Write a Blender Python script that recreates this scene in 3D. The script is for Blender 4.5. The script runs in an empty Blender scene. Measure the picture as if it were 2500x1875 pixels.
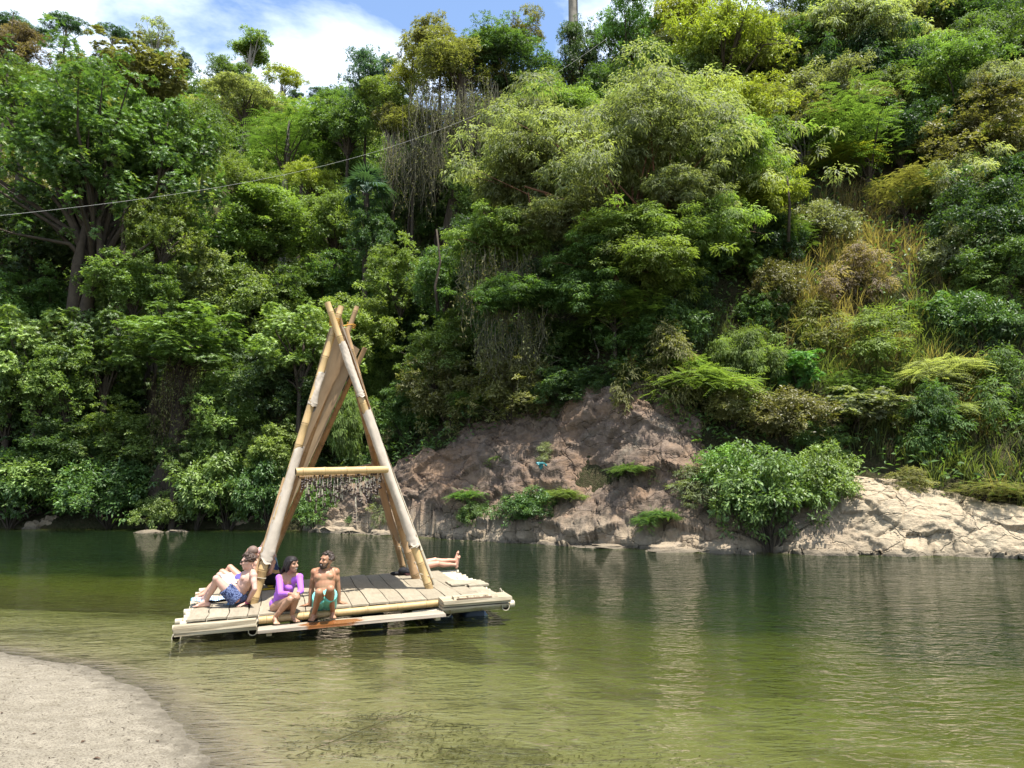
import bpy, math, random
import numpy as np
from mathutils import Vector, Matrix, Quaternion

random.seed(7)
RNG = np.random.default_rng(11)
S = bpy.context.scene
COL = S.collection

# ------------------------------------------------------------------ camera
FPX, CAMH = 1800.0, 2.15                       # focal length in pixels of the 2500 px photograph
PITCH = math.atan((1170 - 937.5) / FPX)
cam_d = bpy.data.cameras.new('camera')
cam_d.sensor_width = 36.0
cam_d.lens = 36.0 * FPX / 2500.0
cam_d.clip_start = 0.05
cam_d.clip_end = 3000
cam = bpy.data.objects.new('camera', cam_d)
cam.location = (0, 0, CAMH)
cam.rotation_euler = (math.pi / 2 + PITCH, 0, 0)
COL.objects.link(cam)
S.camera = cam

# ------------------------------------------------------------------ light
SUN_DIR = Vector((0.88, -1.0, 4.0)).normalized()        # from the ground towards the sun
SUN_EL = math.asin(SUN_DIR.z)
SUN_AZ = math.atan2(SUN_DIR.x, SUN_DIR.y)
W = bpy.data.worlds.new('World')
S.world = W
W.use_nodes = True
wn, wl = W.node_tree.nodes, W.node_tree.links
wn.clear()


def wnode(t, **kw):
    n = wn.new(t)
    for k, v in kw.items():
        setattr(n, k, v)
    return n


sky = wnode('ShaderNodeTexSky', sky_type='NISHITA')
sky.sun_disc = False
sky.sun_elevation = SUN_EL
sky.sun_rotation = SUN_AZ
sky.air_density = 1.0
sky.dust_density = 0.6
sky.ozone_density = 1.6
bg = wnode('ShaderNodeBackground')
bg.inputs[1].default_value = 0.115
out = wnode('ShaderNodeOutputWorld')
tc = wnode('ShaderNodeTexCoord')
sep = wnode('ShaderNodeSeparateXYZ')
wl.new(tc.outputs['Generated'], sep.inputs[0])
zc = wnode('ShaderNodeMath', operation='MAXIMUM')
zc.inputs[1].default_value = 0.06
wl.new(sep.outputs['Z'], zc.inputs[0])
dx = wnode('ShaderNodeMath', operation='DIVIDE')
dy = wnode('ShaderNodeMath', operation='DIVIDE')
for d, o in ((dx, 'X'), (dy, 'Y')):
    wl.new(sep.outputs[o], d.inputs[0])
    wl.new(zc.outputs[0], d.inputs[1])
cb = wnode('ShaderNodeCombineXYZ')
wl.new(dx.outputs[0], cb.inputs[0])
wl.new(dy.outputs[0], cb.inputs[1])
mp = wnode('ShaderNodeMapping')
mp.inputs['Location'].default_value = (2.35, 0.55, 0)
mp.inputs['Scale'].default_value = (1.0, 1.25, 1)
wl.new(cb.outputs[0], mp.inputs[0])
n1 = wnode('ShaderNodeTexNoise')
n1.inputs['Scale'].default_value = 1.05
n1.inputs['Detail'].default_value = 9
n1.inputs['Roughness'].default_value = 0.56
n1.inputs['Distortion'].default_value = 0.35
wl.new(mp.outputs[0], n1.inputs['Vector'])
rp = wnode('ShaderNodeValToRGB')
rp.color_ramp.elements[0].position = 0.46
rp.color_ramp.elements[0].color = (0, 0, 0, 1)
rp.color_ramp.elements[1].position = 0.67
rp.color_ramp.elements[1].color = (1, 1, 1, 1)
wl.new(n1.outputs[0], rp.inputs[0])
cm = wnode('ShaderNodeMath', operation='MULTIPLY')
cm.inputs[1].default_value = 0.93
wl.new(rp.outputs[0], cm.inputs[0])
mx = wnode('ShaderNodeMixRGB')
mx.inputs[2].default_value = (7.6, 8.0, 8.5, 1)
wl.new(cm.outputs[0], mx.inputs[0])
wl.new(sky.outputs[0], mx.inputs[1])
wl.new(mx.outputs[0], bg.inputs[0])
wl.new(bg.outputs[0], out.inputs[0])

sun_d = bpy.data.lights.new('sun', 'SUN')
sun_d.energy = 4.5
sun_d.angle = math.radians(0.5)
sun_d.color = (1.0, 0.955, 0.88)
sun = bpy.data.objects.new('sun', sun_d)
sun.location = (20, -20, 60)
sun.rotation_euler = (-SUN_DIR).to_track_quat('-Z', 'Y').to_euler()
COL.objects.link(sun)

S.view_settings.view_transform = 'Standard'
S.view_settings.look = 'None'
S.view_settings.gamma = 1
S.view_settings.use_curve_mapping = False
S.view_settings.exposure = 1.4
S.render.engine = 'CYCLES'
S.cycles.max_bounces = 7
S.cycles.diffuse_bounces = 3
S.cycles.glossy_bounces = 3
S.cycles.transmission_bounces = 4
S.cycles.transparent_max_bounces = 8
S.cycles.use_denoising = True
S.cycles.caustics_reflective = False
S.cycles.caustics_refractive = False

# ------------------------------------------------------------------ pixel helpers (layout only)


def ray(px, py):
    a = (px - 1250) / FPX
    b = (937.5 - py) / FPX
    return np.array([a, math.cos(PITCH) - b * math.sin(PITCH), math.sin(PITCH) + b * math.cos(PITCH)])


def at_y(px, py, Y):
    r = ray(px, py)
    return np.array([0, 0, CAMH]) + r * (Y / r[1])


def at_z(px, py, Z):
    r = ray(px, py)
    return np.array([0, 0, CAMH]) + r * ((Z - CAMH) / r[2])


# ------------------------------------------------------------------ numpy noise
_PERM = np.random.default_rng(5).permutation(256)
_PERM = np.concatenate([_PERM, _PERM])
_VAL = np.random.default_rng(6).random(256) * 2 - 1


def vnoise(x, y, z):
    xi, yi, zi = np.floor(x).astype(int), np.floor(y).astype(int), np.floor(z).astype(int)
    xf, yf, zf = x - xi, y - yi, z - zi
    u, v, w = [t * t * t * (t * (t * 6 - 15) + 10) for t in (xf, yf, zf)]

    def h(a, b, c):
        return _VAL[_PERM[(_PERM[(_PERM[a & 255] + b) & 255] + c) & 255]]
    c00 = h(xi, yi, zi) * (1 - u) + h(xi + 1, yi, zi) * u
    c10 = h(xi, yi + 1, zi) * (1 - u) + h(xi + 1, yi + 1, zi) * u
    c01 = h(xi, yi, zi + 1) * (1 - u) + h(xi + 1, yi, zi + 1) * u
    c11 = h(xi, yi + 1, zi + 1) * (1 - u) + h(xi + 1, yi + 1, zi + 1) * u
    return (c00 * (1 - v) + c10 * v) * (1 - w) + (c01 * (1 - v) + c11 * v) * w


def fbm(x, y, z, oct=4, gain=0.5):
    s, a, f = 0, 1.0, 1.0
    for k in range(oct):
        s = s + a * vnoise(x * f + 17.3 * k, y * f + 5.1 * k, z * f + 9.7 * k)
        a *= gain
        f *= 2.03
    return s


# ------------------------------------------------------------------ object helpers


def tag(o, label=None, cat=None, group=None, kind=None):
    if label:
        o['label'] = label
    if cat:
        o['category'] = cat
    if group:
        o['group'] = group
    if kind:
        o['kind'] = kind
    return o


def empty(name, loc, rot=None):
    o = bpy.data.objects.new(name, None)
    o.empty_display_size = 0.2
    o.location = loc
    if rot is not None:
        o.rotation_euler = rot
    COL.objects.link(o)
    return o


def thing(name, label, cat, loc=(0, 0, 0), rot=None, group=None):
    return tag(empty(name, loc, rot), label, cat, group)


def link(name, me, parent=None, mat=None, loc=None):
    o = bpy.data.objects.new(name, me)
    if mat is not None and not me.materials:
        me.materials.append(mat)
    if loc is not None:
        o.location = loc
    if parent is not None:
        o.parent = parent
    COL.objects.link(o)
    return o


def np_mesh(name, V, F, smooth=False, attrs=None):
    """V (n,3); F (m,3) or (m,4) array."""
    me = bpy.data.meshes.new(name)
    V = np.ascontiguousarray(V, dtype=np.float32)
    F = np.ascontiguousarray(F, dtype=np.int32)
    k = F.shape[1]
    me.vertices.add(len(V))
    me.vertices.foreach_set('co', V.ravel())
    me.loops.add(F.size)
    me.loops.foreach_set('vertex_index', F.ravel())
    me.polygons.add(len(F))
    me.polygons.foreach_set('loop_start', np.arange(0, F.size, k, dtype=np.int32))
    if smooth:
        me.polygons.foreach_set('use_smooth', np.ones(len(F), dtype=bool))
    for an, av in (attrs or {}).items():
        a = me.attributes.new(an, 'FLOAT', 'POINT')
        a.data.foreach_set('value', np.ascontiguousarray(av, dtype=np.float32))
    me.update(calc_edges=True)
    me.validate()
    return me


class MB:
    """collects simple shapes into one mesh"""

    def __init__(self):
        self.v, self.f, self.m, self.n = [], [], [], 0

    def add(self, V, F, mi=0):
        self.v.append(np.asarray(V, float))
        for q in F:
            self.f.append(tuple(int(i) + self.n for i in q))
            self.m.append(mi)
        self.n += len(V)
        return self

    def box(self, c, s, R=None, mi=0, jit=0.0):
        V = np.array([[x, y, z] for x in (-.5, .5) for y in (-.5, .5) for z in (-.5, .5)]) * np.asarray(s, float)
        if jit:
            V += RNG.normal(0, jit, V.shape)
        if R is not None:
            V = V @ np.asarray(R).T
        V = V + np.asarray(c, float)
        return self.add(V, [(0, 1, 3, 2), (4, 6, 7, 5), (0, 4, 5, 1), (2, 3, 7, 6), (0, 2, 6, 4), (1, 5, 7, 3)], mi)

    def tube(self, P, r, seg=8, cap=True, mi=0):
        P = np.asarray(P, float)
        r = np.broadcast_to(np.asarray(r, float), (len(P),))
        V = []
        up = np.array([0, 0, 1.0])
        T = np.gradient(P, axis=0)
        T /= np.linalg.norm(T, axis=1)[:, None] + 1e-9
        a = np.cross(T[0], up)
        if np.linalg.norm(a) < 0.05:
            a = np.cross(T[0], [1.0, 0, 0])
        a /= np.linalg.norm(a)
        ang = np.arange(seg) * 2 * math.pi / seg
        for i in range(len(P)):
            a = a - T[i] * np.dot(a, T[i])
            a /= np.linalg.norm(a) + 1e-9
            b = np.cross(T[i], a)
            V.append(P[i] + r[i] * (np.cos(ang)[:, None] * a + np.sin(ang)[:, None] * b))
        V = np.concatenate(V)
        F = []
        for i in range(len(P) - 1):
            for j in range(seg):
                k = (j + 1) % seg
                F.append((i * seg + j, i * seg + k, (i + 1) * seg + k, (i + 1) * seg + j))
        if cap:
            F.append(tuple(range(seg))[::-1])
            F.append(tuple((len(P) - 1) * seg + j for j in range(seg)))
        return self.add(V, F, mi)

    def ell(self, c, rad, R=None, nu=10, nv=7, mi=0):
        V = [[0, 0, -1]]
        for i in range(1, nv):
            t = -math.pi / 2 + math.pi * i / nv
            for j in range(nu):
                p = 2 * math.pi * j / nu
                V.append([math.cos(t) * math.cos(p), math.cos(t) * math.sin(p), math.sin(t)])
        V.append([0, 0, 1])
        V = np.array(V) * np.asarray(rad, float)
        if R is not None:
            V = V @ np.asarray(R).T
        V = V + np.asarray(c, float)
        F = []
        for j in range(nu):
            F.append((0, 1 + (j + 1) % nu, 1 + j))
        for i in range(nv - 2):
            for j in range(nu):
                a, b = 1 + i * nu + j, 1 + i * nu + (j + 1) % nu
                F.append((a, b, b + nu, a + nu))
        l = len(V) - 1
        for j in range(nu):
            F.append((l, 1 + (nv - 2) * nu + j, 1 + (nv - 2) * nu + (j + 1) % nu))
        return self.add(V, F, mi)

    def mesh(self, name, mats, smooth=False):
        me = bpy.data.meshes.new(name)
        V = np.concatenate(self.v)
        me.from_pydata(V.tolist(), [], self.f)
        for m in (mats if isinstance(mats, (list, tuple)) else [mats]):
            me.materials.append(m)
        if any(self.m):
            me.polygons.foreach_set('material_index', np.array(self.m, dtype=np.int32))
        if smooth:
            me.polygons.foreach_set('use_smooth', np.ones(len(me.polygons), dtype=bool))
        me.update()
        return me

    def build(self, name, mats, parent=None, smooth=False):
        return link(name, self.mesh(name, mats, smooth), parent)


# ------------------------------------------------------------------ materials


class NT:
    def __init__(self, name):
        self.m = bpy.data.materials.new(name)
        self.m.use_nodes = True
        self.t = self.m.node_tree
        self.t.nodes.clear()
        self.o = self.n('ShaderNodeOutputMaterial')

    def n(self, t, ins=None, **kw):
        x = self.t.nodes.new(t)
        for k, v in kw.items():
            setattr(x, k, v)
        for k, v in (ins or {}).items():
            if hasattr(v, 'is_output'):
                self.t.links.new(v, x.inputs[k])
            else:
                x.inputs[k].default_value = v
        return x

    def l(self, a, b):
        self.t.links.new(a, b)

    def noise(self, scale, detail=4, rough=0.5, vec=None, dist=0.0):
        x = self.n('ShaderNodeTexNoise', {'Scale': scale, 'Detail': detail, 'Roughness': rough, 'Distortion': dist})
        if vec is not None:
            self.l(vec, x.inputs['Vector'])
        return x.outputs[0]

    def ramp(self, fac, stops, interp='LINEAR'):
        x = self.n('ShaderNodeValToRGB')
        x.color_ramp.interpolation = interp
        e = x.color_ramp.elements
        while len(e) < len(stops):
            e.new(0.5)
        for k, (p, c) in enumerate(stops):
            e[k].position = p
            e[k].color = (c[0], c[1], c[2], 1) if not isinstance(c, (int, float)) else (c, c, c, 1)
        self.l(fac, x.inputs[0])
        return x.outputs[0]

    def math(self, op, a, b=None, c=None, clamp=False):
        x = self.n('ShaderNodeMath', operation=op, use_clamp=clamp)
        for i, v in enumerate((a, b, c)):
            if v is None:
                continue
            if hasattr(v, 'is_output'):
                self.l(v, x.inputs[i])
            else:
                x.inputs[i].default_value = v
        return x.outputs[0]

    def mix(self, fac, a, b, mode='MIX'):
        x = self.n('ShaderNodeMixRGB', blend_type=mode)
        for i, v in enumerate((fac, a, b)):
            if hasattr(v, 'is_output'):
                self.l(v, x.inputs[i])
            elif i == 0:
                x.inputs[0].default_value = v
            else:
                x.inputs[i].default_value = (v[0], v[1], v[2], 1)
        return x.outputs[0]

    def mapping(self, scale=(1, 1, 1), rot=(0, 0, 0), src='Object'):
        t = self.n('ShaderNodeTexCoord')
        x = self.n('ShaderNodeMapping', {'Scale': scale, 'Rotation': rot})
        self.l(t.outputs[src], x.inputs[0])
        return x.outputs[0]

    def bump(self, h, strength=0.3, dist=0.02):
        return self.n('ShaderNodeBump', {'Height': h, 'Strength': strength, 'Distance': dist}).outputs[0]

    def principled(self, col, rough=0.6, spec=0.3, normal=None, **kw):
        x = self.n('ShaderNodeBsdfPrincipled')
        for k, v in (('Base Color', col), ('Roughness', rough), ('Specular IOR Level', spec)):
            if hasattr(v, 'is_output'):
                self.l(v, x.inputs[k])
            elif k == 'Base Color':
                x.inputs[k].default_value = (v[0], v[1], v[2], 1)
            else:
                x.inputs[k].default_value = v
        if normal is not None:
            self.l(normal, x.inputs['Normal'])
        for k, v in kw.items():
            x.inputs[k].default_value = v
        return x.outputs[0]

    def done(self, sh):
        self.l(sh, self.o.inputs['Surface'])
        return self.m


KA = 0.60


def mat_plain(name, col, rough=0.6, spec=0.3, var=0.25, scale=8.0, bump=0.0):
    col = [q * KA for q in col]
    t = NT(name)
    v = t.mapping()
    n = t.noise(scale, 5, 0.6, v)
    c = t.ramp(n, [(0.25, [x * (1 - var) for x in col]), (0.75, [min(1, x * (1 + var)) for x in col])])
    nm = t.bump(n, bump, 0.02) if bump else None
    return t.done(t.principled(c, rough, spec, nm))


def mat_leaf(name, rough=0.5, spec=0.35, trans=0.38, alt=(0.20, 0.20, 0.03)):
    t = NT(name)
    oi = t.n('ShaderNodeObjectInfo')
    at = t.n('ShaderNodeAttribute', attribute_name='tone')
    tone = at.outputs['Fac']
    br = t.math('MULTIPLY_ADD', tone, 1.15, 0.42)
    hs = t.n('ShaderNodeHueSaturation', {'Hue': t.math('MULTIPLY_ADD', oi.outputs['Random'], 0.03, 0.485),
                                         'Saturation': 1.0, 'Value': br, 'Fac': 1.0})
    t.l(oi.outputs['Color'], hs.inputs['Color'])
    yl = t.math('MULTIPLY', t.math('SUBTRACT', tone, 0.86, clamp=True), 3.0, clamp=True)
    c = t.mix(yl, hs.outputs[0], alt)
    p = t.principled(c, rough, spec)
    tcol = t.mix(1.0, c, (1.6, 1.7, 0.6), 'MULTIPLY')
    tr = t.n('ShaderNodeBsdfTranslucent')
    t.l(tcol, tr.inputs[0])
    ms = t.n('ShaderNodeMixShader', {0: trans})
    t.l(p, ms.inputs[1])
    t.l(tr.outputs[0], ms.inputs[2])
    return t.done(ms.outputs[0])


M = {}
M['leaf'] = mat_leaf('leaf_green')
M['leaf_gloss'] = mat_leaf('leaf_glossy', 0.45, 0.4, 0.32)
M['leaf_soft'] = mat_leaf('leaf_soft', 0.6, 0.25, 0.45)
M['vine'] = mat_plain('hanging_vine', (0.165, 0.155, 0.105), 0.8, 0.1, 0.35, 2.0)
M['dry_stem'] = mat_plain('dry_stem', (0.085, 0.062, 0.042), 0.85, 0.1, 0.4, 3.0)
M['bark'] = mat_plain('bark', (0.085, 0.068, 0.05), 0.85, 0.15, 0.4, 4.0, 0.5)
M['bark_pale'] = mat_plain('bark_pale', (0.30, 0.27, 0.22), 0.8, 0.15, 0.35, 3.0, 0.4)
M['bark_red'] = mat_plain('bark_reddish', (0.20, 0.10, 0.06), 0.7, 0.2, 0.35, 4.0, 0.3)


def mat_bamboo(name, col, dark, wear=0.5):
    col, dark = [q * .74 for q in col], [q * .70 for q in dark]
    t = NT(name)
    v = t.mapping((40, 40, 1.2))
    n = t.noise(1.0, 4, 0.6, v)
    v2 = t.mapping((3, 3, 3))
    n2 = t.noise(1.3, 5, 0.6, v2)
    c = t.ramp(n, [(0.3, [x * 0.8 for x in col]), (0.7, col)])
    c = t.mix(t.math('MULTIPLY', t.ramp(n2, [(0.5, 0.0), (0.72, 1.0)]), wear), c, dark)
    return t.done(t.principled(c, 0.5, 0.35, t.bump(n, 0.2, 0.004)))


M['bamboo'] = mat_bamboo('bamboo_golden', (0.58, 0.40, 0.18), (0.26, 0.16, 0.08), 0.55)
M['bamboo_dark'] = mat_bamboo('bamboo_brown', (0.50, 0.32, 0.16), (0.17, 0.10, 0.055), 0.8)
M['bamboo_pale'] = mat_bamboo('bamboo_bleached', (0.56, 0.50, 0.375), (0.33, 0.27, 0.18), 0.6)
M['node'] = mat_plain('bamboo_node', (0.50, 0.35, 0.17), 0.8, 0.1, 0.4, 20)
M['hollow'] = mat_plain('bamboo_hollow', (0.05, 0.035, 0.02), 0.9, 0.1)


def mat_board():
    t = NT('weathered_board')
    oi = t.n('ShaderNodeObjectInfo')
    v = t.mapping((7, 1.0, 7))
    n = t.noise(4.0, 6, 0.65, v, 0.6)
    v2 = t.mapping((1.5, 1.5, 1.5))
    n2 = t.noise(2.0, 5, 0.6, v2)
    n3 = t.noise(28.0, 3, 0.6, t.mapping((1, 1, 1)))
    base = t.mix(oi.outputs['Random'], (0.235, 0.202, 0.145), (0.305, 0.265, 0.195))
    c = t.mix(t.ramp(n, [(0.35, 0.0), (0.65, 1.0)]), t.mix(1.0, base, (0.8, 0.78, 0.76), 'MULTIPLY'), base)
    c = t.mix(t.math('MULTIPLY', t.ramp(n2, [(0.52, 0.0), (0.75, 1.0)]), 0.5), c, (0.15, 0.122, 0.09))
    c = t.mix(t.math('MULTIPLY', t.ramp(n3, [(0.66, 0.0), (0.74, 1.0)]), 0.35), c, (0.16, 0.12, 0.09))
    return t.done(t.principled(c, 0.75, 0.2, t.bump(n, 0.35, 0.006)))


M['board'] = mat_board()


def mat_plank(name, col, col2, wet=None):
    col, col2 = [q * KA for q in col], [q * KA for q in col2]
    t = NT(name)
    v = t.mapping((1.2, 14, 14))
    n = t.noise(2.0, 6, 0.62, v, 0.5)
    c = t.ramp(n, [(0.3, col2), (0.62, col)])
    rough = 0.7
    if wet:
        vv = t.mapping((1, 1, 1))
        m = t.n('ShaderNodeMapping', {'Location': wet[0], 'Scale': wet[1]}, vector_type='TEXTURE')
        t.l(vv, m.inputs[0])
        g = t.n('ShaderNodeTexGradient', gradient_type='SPHERICAL')
        t.l(m.outputs[0], g.inputs[0])
        n5 = t.noise(5, 5, 0.65, t.mapping((0.7, 2.4, 1)))
        w = t.ramp(t.math('ADD', g.outputs['Fac'], t.math('MULTIPLY_ADD', n5, 0.9, -0.45)), [(0.28, 0.0), (0.4, 1.0)])
        c = t.mix(w, c, t.mix(1.0, c, (0.60, 0.27, 0.10), 'MULTIPLY'))
        rr = t.math('MULTIPLY_ADD', w, -0.45, 0.7)
        rough = rr
    return t.done(t.principled(c, rough, 0.3, t.bump(n, 0.4, 0.005)))


M['plank'] = mat_plank('sawn_plank', (0.60, 0.52, 0.37), (0.33, 0.25, 0.15))
M['plank_step'] = mat_plank('step_plank', (0.53, 0.45, 0.355), (0.33, 0.25, 0.18), ((-0.30, -0.02, 0.0), (0.62, 0.30, 0.6)))
M['rot'] = mat_plank('rotten_wood', (0.22, 0.13, 0.07), (0.05, 0.03, 0.02))
M['canvas'] = None


def mat_canvas():
    t = NT('canvas')
    v = t.mapping((1, 1, 1))
    n = t.noise(3.0, 6, 0.6, v)
    w = t.noise(140, 2, 0.5, v)
    c = t.ramp(n, [(0.3, (0.32, 0.265, 0.205)), (0.7, (0.42, 0.36, 0.285))])
    p = t.principled(c, 0.9, 0.1, t.bump(t.math('ADD', n, t.math('MULTIPLY', w, 0.15)), 0.5, 0.02))
    tr = t.n('ShaderNodeBsdfTranslucent')
    t.l(t.mix(1.0, c, (1.0, 0.80, 0.58), 'MULTIPLY'), tr.inputs[0])
    ms = t.n('ShaderNodeMixShader', {0: 0.55})
    t.l(p, ms.inputs[1])
    t.l(tr.outputs[0], ms.inputs[2])
    return t.done(ms.outputs[0])


M['canvas'] = mat_canvas()
M['canvas_wrap'] = mat_plain('canvas_wrap', (0.66, 0.57, 0.46), 0.9, 0.1, 0.16, 5, 0.3)
M['rope'] = mat_plain('orange_rope', (0.62, 0.33, 0.07), 0.8, 0.1, 0.3, 30)
M['cord'] = mat_plain('pale_cord', (0.55, 0.48, 0.36), 0.8, 0.1, 0.2, 30)
M['seed'] = mat_plain('dark_seed', (0.045, 0.025, 0.018), 0.5, 0.4, 0.3, 20)
M['drum'] = mat_plain('blue_drum', (0.010, 0.028, 0.06), 0.5, 0.4, 0.3, 4)  # blue darkened to near black: the shade under the raft is in the colour

# ------------------------------------------------------------------ the lie of the land
FS = np.array([(-140, 46), (-60, 36), (-22.2, 32.5), (-16.9, 32.5), (-7.84, 31.3), (-3.58, 28.2), (1.45, 25.2), (5.45, 22.5),
               (8.9, 22.1), (14.3, 21.0), (30, 17), (60, 10), (140, -8)], float)
NS = np.array([(-140, 18), (-60, 14.5), (-20, 11.9), (-12, 11.1), (-9, 10.5), (-6.45, 9.65), (-5.0, 8.93), (-3.84, 7.84),
               (-2.93, 6.84), (-2.31, 5.86), (-1.95, 4.6), (-1.5, 3.4), (-.5, 2.3), (1.2, 1.5), (4, 1), (10, .4), (60, -5), (140, -18)], float)


def ys_far(x):
    return np.interp(x, FS[:, 0], FS[:, 1])


def sd_near(x, y):
    """signed distance to the sandbank's shoreline, positive over the river"""
    x = np.asarray(x, float)
    y = np.asarray(y, float)
    best = np.full(x.shape, 1e9)
    for (ax, ay), (bx, by) in zip(NS[:-1], NS[1:]):
        ex, ey = bx - ax, by - ay
        t = np.clip(((x - ax) * ex + (y - ay) * ey) / (ex * ex + ey * ey), 0, 1)
        best = np.minimum(best, np.hypot(x - ax - t * ex, y - ay - t * ey))
    inside = np.interp(x, NS[:, 0], NS[:, 1]) < y
    return np.where(inside, best, -best)


def bed_z(x, y):
    d = sd_near(x, y)
    d = d * np.where(d > 0, np.interp(x, [-2, 4, 9], [1, .84, .80]), 1)
    d = d + (.05 + .45 * np.clip(d / 4, 0, 1)) * vnoise(x * 0.5, y * 0.5, np.zeros_like(d)) + (.03 + .2 * np.clip(d / 4, 0, 1)) * vnoise(x * 1.6, y * 1.6, np.zeros_like(d) + 4)
    a = np.interp(d, [-300, -8, -3, -1, 0, .32, .40, .62, 1.2, 2.5, 4.2, 6.0, 7.5, 9.5, 12],
                  [1.6, .62, .36, .10, .0, -.035, -.05, -.12, -.16, -.24, -.42, -.75, -1.25, -2.2, -2.7])
    s = y - ys_far(x)
    b = np.where(s < 0, -np.minimum(2.7, .35 + .9 * -s), -.35)
    a = np.maximum(a, b)
    rip = vnoise(x * 1.3 + y * 2.6, y * 5.0 - x * 1.6, np.zeros_like(d))
    a = a + np.where((d > .5) & (d < 6), .012 * rip, 0.004 * rip)
    return a + np.where(d < 0, 0.012 * fbm(x * 5, y * 5, np.zeros_like(d), 3) * np.clip(-d / .4, 0, 1), 0)


I = np.interp


def hr_(x):
    return I(x, [-30, -12, -9, -7.5, -6, -3.5, 0, 3, 4.6, 6, 7.3, 9, 11, 12.5, 15, 22, 40],
             [.7, .7, .9, 1.4, 2.0, 3.2, 4.3, 4.9, 4.9, 3.5, 2.0, 1.7, 1.9, 1.6, 1.2, 1.2, 1.1])


def land_z(x, y):
    x = np.asarray(x, float)
    y = np.asarray(y, float)
    s = (y - ys_far(x)) * .92
    hr = hr_(x)
    sr = .52 * hr + .5
    flat = I(x, [-22, -12, -6, -2], [9, 7, 2, 0])
    slope = I(x, [-40, -16, -9, -3, 2, 30], [.35, .45, .75, 1.1, 1.22, 1.22])
    q = np.clip(s / sr, 0, 1)
    z = hr * (1 - (1 - q) ** 1.6) + .16 * np.clip(s - sr, 0, flat) + slope * np.maximum(0, s - sr - flat)
    ridge = I(x, [-40, -20, -14, -9, -3.5, 1.2, 8, 17, 30, 60], [4, 5, 7, 12, 18.5, 21.5, 25.5, 34, 42, 50])
    far_s = s - 24
    cap = ridge - .25 * np.maximum(0, far_s)
    k = 2.0
    near = -k * np.log(np.exp(-np.clip(z, -50, 90) / k) + np.exp(-np.clip(cap, -50, 90) / k))
    near = np.where(s < sr * 1.05, z, near)
    fr = I(x, [-220, -150, -92, -70, -55, -29, -9, 20, 60, 200], [92, 92, 79, 73, 65, 62, 57, 52, 50, 60])
    fr = fr + 3 * vnoise(x * .05, y * .05, x * 0)
    zf = (y - 50) * .86
    cap2 = fr - .1 * np.maximum(0, y - 135)
    far = -3 * np.log(np.exp(-np.clip(zf, -100, 150) / 3) + np.exp(-np.clip(cap2, -100, 150) / 3))
    z = np.maximum(near, far)
    z = z + np.where(s > sr + .5, .35 * fbm(x * .25, y * .25, x * 0, 3), 0)
    return np.where(s < 0, -np.minimum(1.5, .2 + .8 * -s), z)


def gz(x, y):
    return float(land_z(np.array([x]), np.array([y]))[0])


def blocks(x, y, z, size, seed):
    """fracture blocks: every cell gets its own step and its own tilted face"""
    px, py, pz = x / size[0] + .35 * z / size[2] * .5, y / size[1], z / size[2]
    ix, iy, iz = np.floor(px).astype(int), np.floor(py).astype(int), np.floor(pz).astype(int)
    best = np.full(x.shape, 1e9)
    val = np.zeros(x.shape)

    def hsh(a, b, c, k):
        return _VAL[_PERM[(_PERM[(_PERM[(a + k * 31 + seed) & 255] + b) & 255] + c) & 255]]
    for a in (-1, 0, 1):
        for b in (-1, 0, 1):
            for c in (-1, 0, 1):
                jx, jy, jz = ix + a, iy + b, iz + c
                dx_, dy_, dz_ = px - jx - .5 - .45 * hsh(jx, jy, jz, 1), py - jy - .5 - .45 * hsh(jx, jy, jz, 2), pz - jz - .5 - .45 * hsh(jx, jy, jz, 3)
                d = dx_ * dx_ + dy_ * dy_ + dz_ * dz_
                v = hsh(jx, jy, jz, 4) * .5 + .55 * (hsh(jx, jy, jz, 5) * dx_ + hsh(jx, jy, jz, 6) * dz_)
                m = d < best
                best = np.where(m, d, best)
                val = np.where(m, v, val)
    return val


def grid_mesh(name, xs, ys, zf, smooth=True, attrs=None):
    X, Y = np.meshgrid(xs, ys)
    Z = zf(X.ravel(), Y.ravel())
    V = np.stack([X.ravel(), Y.ravel(), Z], 1)
    nx, ny = len(xs), len(ys)
    i = (np.arange(ny - 1)[:, None] * nx + np.arange(nx - 1)[None]).ravel()
    F = np.stack([i, i + 1, i + nx + 1, i + nx], 1)
    return np_mesh(name, V, F, smooth, attrs(V) if attrs else None)


# ---- sandbank and river bed (one sheet)
t = NT('river_sand')
v = t.mapping((1, 1, 1))
n_big = t.noise(0.9, 5, 0.6, v)
n_mid = t.noise(7.0, 6, 0.68, v)
n_fine = t.noise(55.0, 5, 0.7, v)
n_grit = t.noise(260.0, 2, 0.6, v)
geo = t.n('ShaderNodeNewGeometry')
sp = t.n('ShaderNodeSeparateXYZ')
t.l(geo.outputs['Position'], sp.inputs[0])
zz = t.math('ADD', sp.outputs['Z'], t.math('MULTIPLY_ADD', n_mid, .05, -.025))
wet = t.ramp(t.math('MULTIPLY_ADD', zz, 4.0, 0.25), [(0.22, 1.0), (0.38, 0.0)])
dry = t.mix(t.ramp(n_mid, [(0.3, 0.0), (0.7, 1.0)]), (0.205, 0.178, 0.128), (0.31, 0.275, 0.208))
dry = t.mix(t.math('MULTIPLY', t.ramp(n_fine, [(0.48, 0.0), (0.62, 1.0)]), 0.75), dry, (0.08, 0.0624, 0.044))
dry = t.mix(t.math('MULTIPLY', t.ramp(n_grit, [(0.55, 0.0), (0.68, 1.0)]), 0.65), dry, (0.056, 0.044, 0.032))
wetc = t.mix(t.ramp(n_mid, [(0.35, 0.0), (0.7, 1.0)]), (0.2, 0.1696, 0.112), (0.276, 0.236, 0.164))
litter = t.ramp(t.math('ADD', t.noise(0.55, 6, 0.72, v), t.math('MULTIPLY', n_fine, 0.12)), [(0.555, 0.0), (0.66, 1.0)])
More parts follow.
